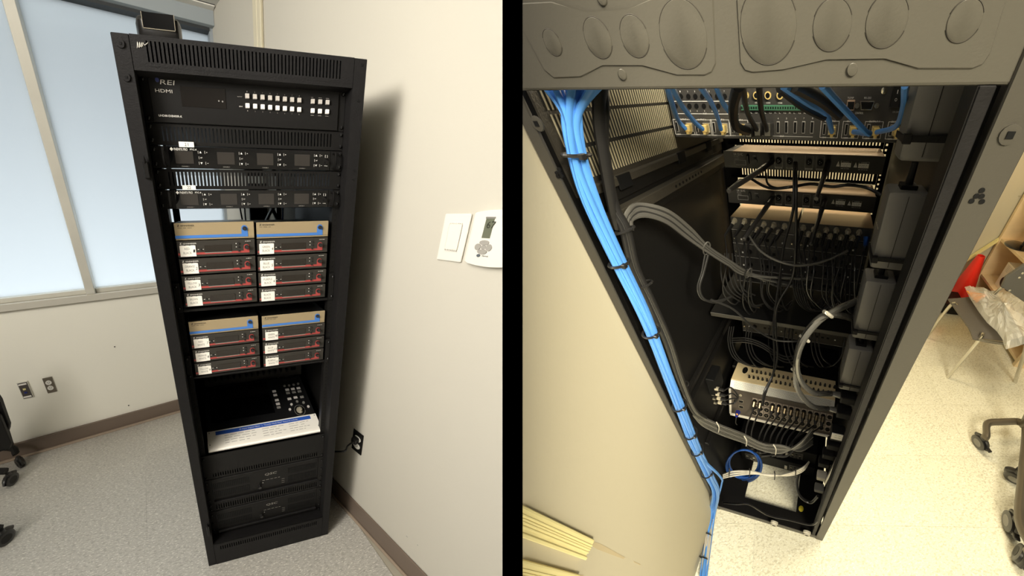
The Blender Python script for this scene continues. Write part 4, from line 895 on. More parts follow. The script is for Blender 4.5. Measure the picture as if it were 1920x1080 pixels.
# stub antennas
for k, pts in enumerate((((1447, 304, .49), (1428, 318, .43), (1368, 357, .30)), ((1552, 307, .49), (1547, 325, .44), (1531, 371, .34)), ((1448, 371, .49), (1440, 384, .45), (1396, 447, .33)), ((1546, 376, .49), (1541, 392, .45), (1521, 456, .36)))):
    P = [rp(*p) for p in pts]
    t = thing(R, 'stub_antenna', P[0], 'black stub antenna ' + ('slanting down from the left of the upper wireless unit', 'on the right of the upper wireless unit', 'slanting down from the left of the lower wireless unit', 'on the right of the lower wireless unit')[k], 'antenna', 'stub antennas')
    MB().tube([P[0] + (0, .012, .003), P[0]], .0085, 10, 1).build('connector', NICK, t, smooth=True); MB().tube(P[:2], .0085, 10, 1).build('collar', BLKC, t, smooth=True)
    MB().tube(P[1:], .0068, 10, 1, rr=(.008, .0055)).build('rod', BLKC2, t, smooth=True); MB().tube([P[2], P[2] + (P[2] - P[1]) * .04], .0058, 10, 1).build('tip', GRYC, t, smooth=True)

# ---------------------------------------------------------------- splitters and receivers, rear
YA = .47
Zr = [R.Y(1500, py, YA)[1] for py in (417, 443, 469, 494, 518, 541)]
XL, XR = (.082, .3085), (.3165, .545)
def rear_box(x0, x1, z0, z1, lb, name, cat, grp, top=False, kind=0):
    t = thing(R, name, (x0, YA, z0), lb, cat, grp)
    MB().box(x0, x1, YA, .60, z0 + .003, z1 - .002).build('body', BLK2, t); MB().box(x0, x1, YA - .002, YA, z0 + .003, z1).build('rear_panel', REARP, t)
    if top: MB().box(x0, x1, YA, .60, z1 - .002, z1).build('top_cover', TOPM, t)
    MB().box(x0, x1, YA - .004, YA, z0 + .003, z0 + .0045).build('bottom_edge', GINK, t); zm = (z0 + z1) / 2
    if kind == 0:
        for k in range(6):
            xx = x0 + .02 + k * .034; mb = MB(); letters(mb, '~~', xx - .004, xx + .004, z1 - .007, z1 - .0045, YA - .0024); mb.build('lettering', GRYP, t)
    else:
        for dx, w_ in ((.10, .011), (.122, .011), (.145, .011)): MB().box(x0 + dx, x0 + dx + w_, YA - .003, YA - .001, zm - .006, zm + .004).build('port', MATTE, t); 
        for dx, s_ in ((.099, '~~'), (.121, '~~'), (.144, '~~')): mb = MB(); letters(mb, s_, x0 + dx, x0 + dx + .012, zm + .008, zm + .0105, YA - .0024); mb.build('lettering', GRYP, t)
        MB().lathe((x0 + .06, YA - .004, zm), 'y', [(.007, 0), (.009, 0), (.0095, .003)], 14).build('xlr_port', BLK, t, smooth=True); MB().cyl((x0 + .06, YA - .0045, zm), 'y', .0068, .001, 12).build('port_hole', MATTE, t)
        for dx in (.012, x1 - x0 - .012):
            MB().lathe((x0 + dx, YA - .012, zm), 'y', [(.0035, 0), (.0045, .001), (.0045, .010)], 10).build('antenna_jack', NICK, t, smooth=True)
        for dx in (.03, .178): MB().box(x0 + dx, x0 + dx + .006, YA - .003, YA - .001, zm - .008, zm - .002).build('switch', WINK, t)
rear_box(*XL, Zr[1], Zr[0], 'rear of the antenna splitter under the left part of the cover tinted with warm light', 'antenna_splitter', 'splitter', 'antenna splitters, rear', True)
rear_box(*XR, Zr[1], Zr[0], 'rear of the antenna splitter with the blue cable end', 'antenna_splitter', 'splitter', 'antenna splitters, rear', True)
for side, X_ in (('beside the slotted side', XL), ('beside the power adapters', XR)):
    for k in range(4):
        rear_box(*X_, Zr[k + 2], Zr[k + 1], '%s wireless receiver rear below the splitter %s' % (('first', 'second', 'third', 'lowest')[k], side), 'wireless_receiver', 'receiver', 'wireless receivers, rear, upper shelf', False, 1)
# upper shelf and the receivers under it
def shelf(p0, p1, lb, y, th, deep):
    (xa, za), (xb, zb) = R.Y(*p0, y), R.Y(*p1, y)
    t = thing(R, 'rack_shelf', (.02, y, za), lb, 'shelf'); z = (za + zb) / 2
    MB().box(.028, .545, y, deep, z - .002, z).build('tray', MATTE, t); MB().box(.028, .545, y - .002, y, z - th, z).build('rear_lip', PMAT, t, bev=.001)
    return z
zsh = shelf((1336, 588), (1640, 630), 'black shelf carrying the upper receivers, rear edge', .31, .018, .62)
for k, (x0, x1, lb) in enumerate(((.082, .3085, 'rear of a receiver just under the upper shelf, beside the side ledge'), (.3165, .545, 'rear of a receiver just under the upper shelf, beside the power adapters'))):
    zt = R.Y(1480, 618, YA)[1]; rear_box(x0, x1, zt - .055, zt + .03, lb, 'wireless_receiver', 'receiver', 'wireless receivers, rear, lower shelf', False, 1)
zs2 = shelf((1352, 680), (1562, 722), 'narrow black shelf edge above the mixer', .41, .02, .62)

# ---------------------------------------------------------------- mixer, rear
t = thing(R, 'digital_mixer', (.055, .26, .56), 'rear of the mixer, pale knob deck over a perforated strip and plugged sockets', 'mixer')
Am, Bm, Cm, Dm = np.array([.425, .752]), np.array([.325, .757]), np.array([.298, .728]), np.array([.258, .572])
XM0, XM1 = .052, .532
def mseg(p, q):                       # frame lying on one face of the mixer: x along, y outwards, z up the face
    d = np.array([0, *(q - p)]); l = np.linalg.norm(d); ez = d / l; ex = np.array([1., 0, 0]); return (np.array([XM0, p[0], p[1]]), ex, np.cross(ez, ex), ez), l
DECK = mat('mixer_pale', (236, 214, 166), .45)
MB().px([tuple(Am), tuple(Bm), tuple(Cm), tuple(Dm), (.32, .55), (.44, .70)], XM0, XM1).build('chassis', mat('mixer_grey', (92, 88, 80), .5), t)
fa, la = mseg(Bm, Am); MB(fa).box(0, XM1 - XM0, -.002, .001, 0, la).build('knob_deck', DECK, t, bev=.001)
fb, lb_ = mseg(Cm, Bm); MB(fb).box(0, XM1 - XM0, -.002, .001, 0, lb_).build('perforated_strip', mat('strip_silver', (206, 202, 188), .4, .3), t, bev=.001)
mb = MB(fb)
for i in range(90):
    for j in range(6):
        x = .02 + i * .00495 + (j % 2) * .0025; z = .004 + j * .0058
        mb.add([(x - .0013, -.0024, z), (x, -.0024, z - .0019), (x + .0013, -.0024, z), (x, -.0024, z + .0019)], [[0, 1, 2, 3]])
mb.build('perforations', MATTE, t, kind='stuff')
for i in range(19):
    for j, zz in enumerate((.028, .062)):
        x = .082 + i * .0215 + j * .006
        k = MB(fa).lathe((x, -.002, zz), 'y', [(.0055, 0), (.0055, -.006), (.0035, -.007), (.0035, -.016)], 10).build('knob', BLKC, t, smooth=True, key='mk%d%d' % (i, j)); MB(fa).box(x - .0042, x + .0042, -.0065, -.0025, zz - .007, zz - .005).build('knob_skirt', NICK, k, key='mks%d%d' % (i, j))
mb = MB(fa).py([(.05 + .013 * math.cos(q * .5236), .062 + .019 * math.sin(q * .5236)) for q in range(12)], -.0035, -.001); g = mb.build('power_inlet', MATTE, t)
for dx, dz in ((0, .006), (-.003, -.006), (.003, -.006)): MB(fa).cyl((.05 + dx, -.004, .062 + dz), 'y', .002, .001, 8).build('inlet_pin', NICK, g)
fc, lc = mseg(Dm, Cm); rear = MB(fc).box(.0, XM1 - XM0, -.003, .001, 0, lc).build('socket_panel', mat('socket_brown', (70, 62, 54), .5), t)
MB(fc).box(0, XM1 - XM0, -.008, .002, -.008, .006).build('bottom_bumper', mat('bumper_pale', (214, 208, 192), .4), t, bev=.002); MB(fc).box(-.004, .008, -.006, .004, 0, lc).build('end_bumper', mat('bumper_pale', (214, 208, 192), .4), t, bev=.002)
SOCK = []
for i in range(13):
    for j, zz in enumerate((.118, .078, .042)):
        x = .125 + i * .0285
        pl = MB(fc).box(x - .0125, x + .0125, -.0045, -.002, zz - .0165, zz + .0165).build('socket_plate', mat('socket_tan', (142, 130, 116), .5), t, key='sp%d%d' % (i, j))
        MB(fc).lathe((x, -.0045, zz), 'y', [(.0095, 0), (.0105, 0), (.0108, -.003), (.008, -.003), (.0078, -.001)], 14).build('socket', MATTE, pl, smooth=True, key='sk%d%d' % (i, j))
        for q in range(3): MB(fc).cyl((x + .0035 * math.cos(2.1 * q + .5), -.0062, zz + .0035 * math.sin(2.1 * q + .5)), 'y', .0011, -.001, 6).build('pin', NICK, pl, key='spn%d%d%d' % (i, j, q))
        SOCK.append((x, zz))
for z in (.095, .06): MB(fc).box(.045, .07, -.005, -.002, z - .008, z + .01).build('data_jack', NICK, t, bev=.001); MB(fc).box(.048, .067, -.0056, -.004, z - .005, z + .006).build('port_hole', MATTE, t)
MB(fc).lathe((.055, -.004, .135), 'y', [(.004, 0), (.0075, 0), (.0075, -.002), (.004, -.002)], 14).build('phones_jack', NICK, t, smooth=True)
def mpt(fr, x, y, z): return fr[0] + fr[1] * x + fr[2] * y + fr[3] * z
# plugged microphone cables below the mixer: they gather into one grey loom
for i in range(11):
    x = .125 + i * .0285 + .03 * (i > 1) ; x = min(x, .47); p = mpt(fc, x, -.006, .118); q = p + np.array([-.004, -.03, -.035])
    c = thing(R, 'microphone_cable', p, 'black microphone cable plugged into the top socket row of the mixer', 'cable', 'microphone cables on the mixer')
    MB().tube([p, p + (q - p) * .5], .0095, 10, 1).build('plug', mat('plug_brass', (112, 98, 74), .35, .7), c, smooth=True); MB().tube([p + (q - p) * .5, q], .009, 10, 1, rr=(.0095, .005)).build('boot', BLKC, c, smooth=True)
    ex = 1402 + i * 9.5; ey = 838 + i * 1.2 + (i % 3) * 3
    if i > 8: ex -= 18
    pe = rp(ex, ey, .12); pe2 = rp(ex + (-22 if i > 3 else 12), ey + 2 + (i % 2) * 4, .10)
    MB().tube([q, q * .45 + pe * .55 + np.array([-.012, -.012, .03]), pe, pe2], .0036, 7, 7).build('cord', BLKC2, c, smooth=True)
for k in range(7):
    o = (k - 3) * 2.4
    cab([(1300, 772 + k, .06), (1318, 790 + o, .07), (1352, 806 + o * 1.1, .08), (1395, 822 + o, .10), (1430, 838 + o * .8, .10), (1465, 842 + o * .9, .10), (1500, 838 - o, .11), (1524, 818 - o * 2, .14)], .0042, BLKC2 if k % 3 else GRYC, 'dark grey cable in the loom drooping below the mixer', 'loom below the mixer')
for i, (px, py) in enumerate(((1345, 800), (1397, 826), (1452, 842))): tag(MB().tube([rp(px - 2, py - 9, .075), rp(px + 3, py, .07), rp(px + 2, py + 10, .075)], .0022, 6, 3).build('cable_tie', LGRC, room=R, base=rp(px, py, .08)), 'pale cable tie around the loom below the mixer', 'cable tie', 'pale loom ties')
# usb plug, blue
p = rp(1384, 772, .23); t = thing(R, 'data_cable', p, 'short blue plug with an orange mark on the mixer end', 'cable'); MB().tube([p, p + (-.006, -.014, -.022)], .011, 10, 1, rr=(.012, .006)).build('plug', mat('plug_blue', (26, 36, 130), .4), t, smooth=True)
MB().box(p[0] - .005, p[0] + .004, p[1] - .014, p[1] - .011, p[2] - .006, p[2] + .006).build('mark', mat('mark_orange', (214, 150, 50), .5), t, bev=.001); MB().tube([p + (-.006, -.014, -.022), p + (-.012, -.02, -.07), p + (-.012, -.01, -.11)], .002).build('cord', GRYC, t, smooth=True)
# antenna combiner block on the left ledge with four coax leads
(xa, za), (xb, zb) = R.Y(1306, 760, .20), R.Y(1336, 712, .20)
t = thing(R, 'coax_block', (xa, .2, za), 'small black box with four coax leads on the left ledge', 'connector box'); MB().box(.008, .045, .2, .27, .815, .93).build('housing', MATTE, t, bev=.002)
for k, (px, py) in enumerate(((1333, 729), (1335, 739), (1337, 747), (1339, 755))):
    p = rp(px, py, .21); MB().lathe(tuple(p), 'x', [(.006, 0), (.006, .012)], 10).build('jack', NICK, t, smooth=True)
    c = thing(R, 'coax_cable', p, 'short black coax lead with a bright brass plug on the small black box', 'cable', 'coax leads on the small black box'); q = rp(px + 8, py - 1, .205); MB().tube([q, q + (.016, 0, 0)], .0085, 10, 1).build('plug', BRIGHT, c, smooth=True)
    e = q + (.016, 0, 0); MB().tube([e, e + (.022, 0, -.002)], .0065, 10, 1).build('boot', BLKC, c, smooth=True); f = e + (.022, 0, -.002); MB().tube([f, rp(px + 38, py - 2 + k, .2), rp(1384 - k * 2, 744 + k * 2, .215), rp(1376, 757, .23)], .003).build('cord', BLKC2, c, smooth=True)

# ---------------------------------------------------------------- amplifier backs, bottom of the rack
for k, (p0, p1, lb) in enumerate((((1392, 858), (1528, 836), 'rear of the amplifier just under the mixer loom'), ((1388, 892), (1524, 862), 'rear of the lowest amplifier above the base opening'))):
    y = .26 - .02 * k; (xa, za), (xb, zb) = R.Y(*p0, y), R.Y(*p1, y); t = thing(R, 'power_amplifier', (xa, y, za), lb, 'amplifier', 'power amplifiers, rear')
    za = .20 - .13 * k; zb = .325 - .13 * k
    MB().box(.075, .50, y, .62, za, zb).build('rear_panel', MATTE, t, bev=.002)
    for u0, u1 in ((.10, .17), (.36, .43)):
        g = MB().box(u0, u1, y - .002, y, za + .02, zb - .03).build('terminal_panel', mat('terminal_grey', (60, 58, 55), .5), t)
        for i in range(3):
            for j in range(2): MB().box(u0 + .008 + i * .02, u0 + .02 + i * .02, y - .006, y - .001, za + .03 + j * .03, za + .045 + j * .03).build('terminal', NICK if (i + j) % 2 else BLKC, g, bev=.001)
    MB().box(.335, .35, y - .006, y, za + .03, za + .065).build('terminal_tab', LGRC, t)
# coil of blue cable and pale cables across the base
for k in range(6):
    P = []
    for q in range(17):
        a_ = q / 16 * 2 * math.pi + k * .4; rr_ = 26 + k * 1.2; P.append(rp(1395 + rr_ * 1.05 * math.cos(a_), 868 + rr_ * .95 * math.sin(a_) + k * 1.2, .14 + .008 * math.sin(a_ * 2 + k)))
    tag(MB().tube(P, .0042, 7, 3).build('network_cable', BLUCD, room=R, base=P[0], smooth=True), 'dark blue network cable wound in the coil at the bottom of the rack', 'cable', 'blue cable coil')
for k in range(3):
    cab([(1356, 890 + k * 3, .05), (1375, 884 + k * 4, .06), (1410, 884 + k * 2, .08), (1445, 892 - k, .09), (1480, 887 + k * 2, .09), (1505, 877 + k * 3, .1), (1517, 866, .13)], .0036, LGRC, 'pale grey cable crossing the base of the rack', 'pale cables across the base')
for px, py in ((1367, 884), (1405, 884), (1452, 890), (1491, 886)): tag(MB().tube([rp(px, py - 6, .055), rp(px + 1, py, .05), rp(px, py + 9, .055)], .0025, 6, 3).build('cable_tie', BLKC, room=R, base=rp(px, py, .06)), 'black cable tie around the pale cables at the base', 'cable tie', 'ties on the pale cables')
cab([(1357, 943, .01), (1380, 945, -.006), (1405, 946, -.006), (1440, 966, -.006), (1480, 975, -.006), (1520, 984, -.006), (1534, 976, .0)], .004, BLKC, 'black cord lying along the base rail of the rack')
cab([(1500, 880, .12), (1494, 905, .09), (1500, 930, .06), (1520, 942, .05), (1534, 930, .05)], .006, BLKC, 'black cord looped in the bottom corner by the power strip')
x, y = R.Z(1502, 954, .058); t = tag(MB().lathe((x, y, .058), 'z', [(.013, 0), (.013, .004), (.008, .006)], 14).build('yellow_plug', mat('plug_yellow', (214, 196, 60), .5), room=R, base=(x, y, .058), smooth=True), 'small round yellow plug on the rack base', 'plug')

# ---------------------------------------------------------------- power adapters strapped to the right side
for k, (x0, x1, z0, z1, y) in enumerate(((.491, .549, 1.757, 1.93, .10), (.490, .549, 1.580, 1.716, .10), (.489, .546, 1.395, 1.553, .10), (.489, .546, 1.19, 1.36, .10))):
    t = thing(R, 'power_adapter', (x0, y, z0), 'grey power adapter ' + ('strapped highest, half hidden by the top panel', 'strapped second from the top, beside the warm-tinted covers', 'strapped beside the upper shelf edge', 'strapped lowest, above the cord plugs')[k], 'adapter', 'power adapters on the rack side')
    MB().box(x0, x1, y, y + .05, z0, z1).build('housing', BRICK, t, bev=.006, seg=2, smooth=True)
    MB().box((x0 + x1) / 2 - .0004, (x0 + x1) / 2 + .0004, y - .0006, y + .002, z0 + .006, z1 - .006).build('seam', MATTE, t)
    mb = MB((np.array([x0, y + .045, z0]), np.array([0, -1., 0]), np.array([1., 0, 0]), np.array([0, 0, 1.]))); letters(mb, '~~~~', .006, .038, (z1 - z0) * .5, (z1 - z0) * .56, -.0006); mb.build('lettering', LGRC, t)
    zt_ = z0 + (z1 - z0) * .16
    tie = thing(R, 'cable_tie', (x0, y, zt_), 'black cable tie strapping ' + ('the highest', 'the second', 'the third', 'the lowest')[k] + ' power adapter', 'cable tie', 'ties on the power adapters')
    MB().box(x0 - .002, x1 + .01, y - .0025, y - .0005, zt_ - .004, zt_ + .004).build('strap', BLK, tie); MB().box(x0 - .002, x0 + .009, y - .008, y, zt_ - .006, zt_ + .006).build('tie_head', BLK, tie, bev=.001); MB().box(x0 - .0022, x0 - .0004, y - .002, y + .05, zt_ - .004, zt_ + .004).build('strap', BLK, tie)
    if k:
        cb = thing(R, 'adapter_cord', ((x0 + x1) / 2, y + .025, z1), 'black cord leaving the top of the ' + ('', 'second', 'third', 'lowest')[k] + ' power adapter', 'cord', 'adapter cords')
        MB().box((x0 + x1) / 2 - .012, (x0 + x1) / 2 + .012, y + .012, y + .036, z1 - .002, z1 + .006).build('collar', BLK, cb, bev=.001); MB().lathe(((x0 + x1) / 2, y + .024, z1 + .006), 'z', [(.006, 0), (.005, .03)], 10).build('strain_relief', BLKC, cb, smooth=True)
# power strip along the right post, plugs in it
t = thing(R, 'power_strip', (.553, .12, .10), 'tall aluminium power strip along the right side of the rack', 'power strip'); MB().box(.550, .562, .10, .15, .1, 1.835).build('housing', BLK2, t, bev=.002); MB().tube([rp(1622, 760, .05), rp(1548, 905, .05)], .0065, 8, 1).build('edge_rail', ALU, t, smooth=True)
for k in range(9): MB().box(.549, .5505, .115, .145, .12 + k * .09, .18 + k * .09).build('socket', MATTE, t)
for k, (px, py, lb) in enumerate(((1590, 744, 'black right-angle plug with the upper armoured cord'), (1582, 772, 'black right-angle plug with the lower armoured cord'), (1570, 812, 'black plug adapter with a white rating label'), (1562, 832, 'black transformer plug below the labelled one'), (1553, 850, 'black transformer plug second below the labelled one'), (1545, 866, 'black transformer plug above the white block'), (1541, 892, 'white power plug block near the bottom of the strip'), (1536, 915, 'grey angled plug lowest on the strip'))):
    y = .12; x, z = R.Y(px, py, y); m_ = LGRC if k == 6 else (GRYP if k == 7 else BLK)
    t = thing(R, 'power_plug', (x, y, z), lb, 'plug'); w_ = .022; hh = (.016, .016, .030, .02, .02, .02, .017, .016)[k]
    MB().box(x - w_, x + w_, y - .016, y + .016, z - hh, z + hh).build('housing', m_, t, bev=.004, seg=2); MB().box(x + w_, x + w_ + .012, y - .01, y + .01, z - hh * .6, z + hh * .6).build('prong_base', BLK2, t, bev=.002)
    if k == 2: MB().box(x - .02, x + .016, y - .0175, y - .015, z - .012, z + .028).build('rating_label', PAPER, t); g = t.children[-1]; rlab(g, '~~', x, z + .018, .02, .004, y - .017, INK); rlab(g, '~~~', x, z + .004, .02, .005, y - .017, INK)
    if k < 2: MB().lathe((x - w_ - .024, y, z), 'x', [(.006, 0), (.008, .008), (.009, .024)], 12).build('strain_relief', GRYC, t, smooth=True)
# two armoured cords looping in front of the shelves
ARM = mat('armoured_grey', (104, 102, 96), .22, .4)
x1_, z1_ = R.Y(1590, 744, .12); x2_, z2_ = R.Y(1582, 772, .12)
cab([(1612, 562, .16), (1570, 580, .10), (1535, 602, .08), (1505, 640, .06), (1494, 680, .06), (1502, 715, .07), (1525, 736, .09), (1550, 738, .11), np.array([x1_ - .046, .12, z1_])], .0075, ARM, 'thick grey armoured cord looping to the upper right-angle plug', 'armoured cords', 'armoured_cord', sub=8)
cab([(1604, 600, .16), (1580, 592, .11), (1552, 590, .085), (1526, 606, .08), (1500, 645, .068), (1492, 690, .066), (1496, 730, .07), (1520, 760, .09), (1545, 766, .11), np.array([x2_ - .046, .12, z2_])], .0075, ARM, 'thick grey armoured cord looping to the lower right-angle plug', 'armoured cords', 'armoured_cord', sub=8)
for px, py in ((1552, 590), (1508, 636), (1492, 698)): tag(MB().tube([rp(px - 7, py - 6, .075), rp(px, py - 2, .062), rp(px + 8, py + 4, .075)], .004, 6, 3).build('cable_tie', LGRC, room=R, base=rp(px, py, .07)), 'pale tie holding the two armoured cords together', 'cable tie', 'ties on the armoured cords')

# ---------------------------------------------------------------- coax leads on the splitters, hanging down to the shelf
BN = [(1377, 415), (1396, 416), (1412, 419), (1432, 421), (1451, 423), (1471, 425), (1420, 432), (1440, 433), (1460, 436), (1506, 428), (1516, 440), (1526, 431), (1535, 441), (1549, 432), (1557, 444), (1568, 433), (1577, 446), (1590, 435), (1598, 447), (1611, 437)]
random.seed(3)
for k, (px, py) in enumerate(BN):
    p = rp(px, py, YA - .006); q = p + np.array([-.012 if px < 1480 else -.004, -.022, -.018])
    c = thing(R, 'coax_cable', p, 'black coax lead with bright plug on the ' + ('splitter nearer the side panel' if px < 1480 else 'splitter nearer the power adapters'), 'cable', 'coax leads on the splitter nearer the %s' % ('side panel' if px < 1480 else 'power adapters'))
    MB().tube([p + (0, .008, .003), p], .0095, 10, 1).build('plug', BRIGHT, c, smooth=True); MB().tube([p, p + (q - p) * .4], .0068, 10, 1).build('plug_sleeve', BRIGHT, c, smooth=True); r2 = q + (q - p) * .9
    MB().tube([p + (q - p) * .4, r2], .0062, 9, 1, rr=(.0066, .0042)).build('boot', BLKC, c, smooth=True)
    ex = px + random.uniform(-22, 6); d = random.uniform(14, 42); ey = 545 + random.uniform(-5, 30)
    m1 = rp((px + ex) / 2 - 6, (py + ey) / 2 + 5, .35); m2 = rp(ex - d * .2, ey - 8, .33); m3 = rp(ex + d * .5, ey + 12 + d * .2, .33); m4 = rp(ex + d, ey + random.uniform(-6, 10), .37)
    MB().tube([r2, m1, m2, m3, m4], .0028, 7, 7).build('cord', BLKC2 if k % 2 else BLKC, c, smooth=True)
p = rp(1625, 444, YA - .01); t = thing(R, 'data_cable', p, 'blue connector with black lead at the edge of the right splitter', 'cable'); MB().tube([p, p + (0, -.014, -.024)], .009, 10, 1, rr=(.0095, .006)).build('plug', BLUCD, t, smooth=True); MB().tube([p + (0, -.014, -.024), rp(1618, 480, .37), rp(1606, 540, .36), rp(1600, 585, .38)], .0042).build('cord', BLKC, t, smooth=True)
# receiver leads: loops above and below the shelf
GA = 'thin black leads looping above the upper shelf'; GB = 'thin black leads looping under the upper shelf'
for k in range(5): cab([(1352 + k * 7, 475, .37), (1353 + k * 8, 520, .34), (1364 + k * 8, 548 - k, .33), (1388 + k * 7, 566 - k * 3, .35)], .0026, BLKC2, 'thin black lead curving onto the upper shelf beside the side panel', GA)
for k in range(3): cab([(1395 + k * 7, 520, .37), (1394 + k * 7, 550, .35), (1406 + k * 4, 572, .34), (1424 + k * 4, 578 - k * 4, .36)], .0026, BLKC2, 'thin black lead curving onto the middle of the upper shelf', GA)
for k in range(6): cab([(1490 + k * 5, 500 + k * 3, .37), (1488 + k * 4, 540, .34), (1500 + k * 5, 572 + k * 2, .33), (1530 + k * 8, 584 - k * 3, .35), (1548 + k * 9, 548 - k * 5, .37)], .0026, BLKC2, 'thin black lead in the wide loops on the upper shelf', GA)
for k in range(5): cab([(1567 + k * 8, 480, .38), (1562 + k * 8, 530, .36), (1566 + k * 7, 572, .35), (1582 + k * 4, 592, .36)], .0026, BLKC2, 'thin black lead hanging beside the power adapters', GA)
cab([(1403, 440, .37), (1425, 470, .33), (1460, 490, .31), (1500, 498, .31), (1545, 490, .33), (1590, 470, .36)], .0034, GRYC, 'single grey lead sweeping across the upper receivers')
for k, (a_, b_) in enumerate(((1365, 24), (1369, 27), (1373, 30), (1398, 18), (1403, 22), (1408, 26), (1441, 14), (1470, 16), (1478, 18), (1485, 20), (1521, 12), (1528, 14), (1535, 16), (1583, -16))):
    cab([(a_ + 3, 612, .36), (a_, 640, .33), (a_ + b_ * .35, 668, .31), (a_ + b_ * 1.2, 682 + k % 4 * 2, .31), (a_ + b_ * 2, 688, .35)], .0026, BLKC2, 'thin black lead looping under the upper shelf', GB)
for k in range(3): cab([(1372, 634 + k * 4, .33), (1400, 634 + k * 4, .31), (1430, 644 + k * 4, .31), (1470, 668 + k * 5, .31), (1500, 664 + k * 6, .33)], .0026, BLKC2, 'thin black lead sagging sideways under the upper shelf', 'sagging leads under the upper shelf')
for k in range(2): cab([(1490 + k * 3, 305, .47), (1489 + k * 4, 340, .40), (1487 + k * 6, 395, .36), (1470 + k * 22, 460, .34), (1462 + k * 24, 520, .33), (1455 + k * 4, 570, .30), (1450 + k * 4, 612, .29), (1452 + k * 6, 665, .28), (1450, 700, .27), (1436 - k * 3, 735, .22), (1430 - k, 760, .2)], .0042, BLKC, 'long black cable hanging from the wireless units down to the mixer', 'long hanging cables')
cab([(1400, 330, .47), (1440, 352, .42), (1480, 351, .40), (1520, 345, .42), (1560, 350, .42), (1590, 347, .42), (1625, 352, .42), (1652, 366, .4)], .004, BLKC, 'black cable snaking between the two wireless units')
cab([(1436, 325, .48), (1440, 345, .44), (1460, 353, .42), (1495, 349, .41)], .0034, BLKC, 'thin black cable curling down to the snaking cable')
cab([(1333, 562, .16), (1375, 580, .2), (1410, 612, .24), (1450, 636, .26), (1490, 640, .26), (1530, 635, .28)], .0032, BLKC2, 'thin black cable sagging in front of the upper shelf edge')

# ---------------------------------------------------------------- looms along the left post
GC = 'blue network cables tied along the left post'
path = [(1084, 150, .045), (1072, 215, .02), (1081, 290, .010), (1108, 375, .004), (1162, 495, .0), (1212, 600, -.002), (1249, 695, -.004), (1278, 770, -.006), (1308, 845, -.008), (1330, 893, -.01), (1342, 925, -.016), (1334, 972, -.06), (1319, 1085, -.255)]
offs = [(0, 0)] + [(math.cos(a) * 1, math.sin(a) * 1) for a in [i * math.pi / 3 for i in range(6)]] + [(math.cos(a + .26) * 1.85, math.sin(a + .26) * 1.85) for a in [i * math.pi / 4.5 for i in range(9)]]
for k, (ox, oy) in enumerate(offs):
    P = []
    for i, p in enumerate(path):
        b = rp(*p) if i < 11 else np.array([*R.Z(p[0], p[1], .025), .025])
        sp = (.0052, .0052, .0046, .0052, .0046, .0050, .0050, .0056, .0064, .0082, .0078, .0088, .0085)[i]
        ph = i * .30 * (1 if k % 2 else -.6); cx_, cy_ = ox * math.cos(ph) - oy * math.sin(ph), ox * math.sin(ph) + oy * math.cos(ph)
        wob = .0012 * math.sin(i * 1.7 + k * 2.1)
        if i == 0: b = b + np.array([.012 * ox, .01 * oy, .01]) + np.array([.016 * (k % 4 - 1.5), 0, 0])
        if i == 11 or i == 12: b = b + np.array([0, 0, .006 + sp * cy_]) + np.array([sp * cx_, 0, 0])
        else: b = b + np.array([sp * cx_ + wob, sp * cy_ * .8, sp * cy_ * .25])
        P.append(b)
    if k in (3, 9): P = P[:9] + [rp(1350, 893, .006), rp(1352, 912, .004), P[-2], P[-1]]
    m_ = LGRC if False else BLUC
    tag(MB().tube(P, .0044, 7, 6).build('network_cable', m_, room=R, base=P[5], smooth=True), 'bright blue network cable in the thick loom tied along the left post', 'cable', GC)
for k in range(4):
    P = [rp(1334 + k * 3, 930, -.006), np.array([*R.Z(1328 + k * 3, 968, .035), .035]), np.array([*R.Z(1322 + k * 3, 1020, .03), .03]), np.array([*R.Z(1314 + k * 3, 1085, .03), .03])]
    tag(MB().tube(P, .0040, 7, 6).build('network_cable', LGRC, room=R, base=P[0], smooth=True), 'pale grey cable joining the blue loom at the floor', 'cable', 'pale cables beside the blue loom')
for k, (px, py, r_, y) in enumerate(((1075, 290, .0145, 0), (1158, 493, .0145, 0), (1215, 620, .0150, 0), (1271, 758, .0165, 0), (1294, 808, .0175, 0), (1310, 842, .0185, 0), (1328, 882, .021, 0))):
    i = max(j for j in range(11) if path[j][1] <= py); pa, pb = path[i], path[min(i + 1, 10)]; f = (py - pa[1]) / max(pb[1] - pa[1], 1) if pb is not pa else 0
    A_, B_ = rp(*pa), rp(*pb); c = A_ + (B_ - A_) * min(f, 1); d = B_ - A_ if pb is not pa else np.array([-.02, -.1, -.1]); d = d / np.linalg.norm(d); u = np.cross(d, (0, 1, 0)); u /= np.linalg.norm(u); v = np.cross(u, d)
    P = [c + 1.15 * r_ * (u * math.cos(a) + v * math.sin(a)) for a in [q * math.pi / 6 for q in range(13)]]
    t = thing(R, 'cable_tie', c, 'black cable tie around the blue loom on the left post', 'cable tie', 'black ties on the blue loom'); MB().tube(P, .0026, 6, 3).build('strap', BLKC, t); h_ = P[0] - np.array([0, .004, 0]); MB().box(h_[0] - .004, h_[0] + .004, h_[1] - .008, h_[1], h_[2] - .004, h_[2] + .004).build('tie_head', BLKC, t, bev=.001)
for k in range(2):
    x0, y0 = R.Z(1325 - k * 7, 1000 + k * 45, .045); P = [np.array([x0 + .022 * math.cos(a), y0, .03 + .022 * math.sin(a)]) for a in [q * math.pi / 6 for q in range(13)]]
    tag(MB().tube(P, .0025, 6, 3).build('cable_tie', BLKC, room=R, base=P[0]), 'black cable tie around the loom where it lies on the floor', 'cable tie', 'black ties on the loom at the floor')
GD = 'black cables beside the blue loom'
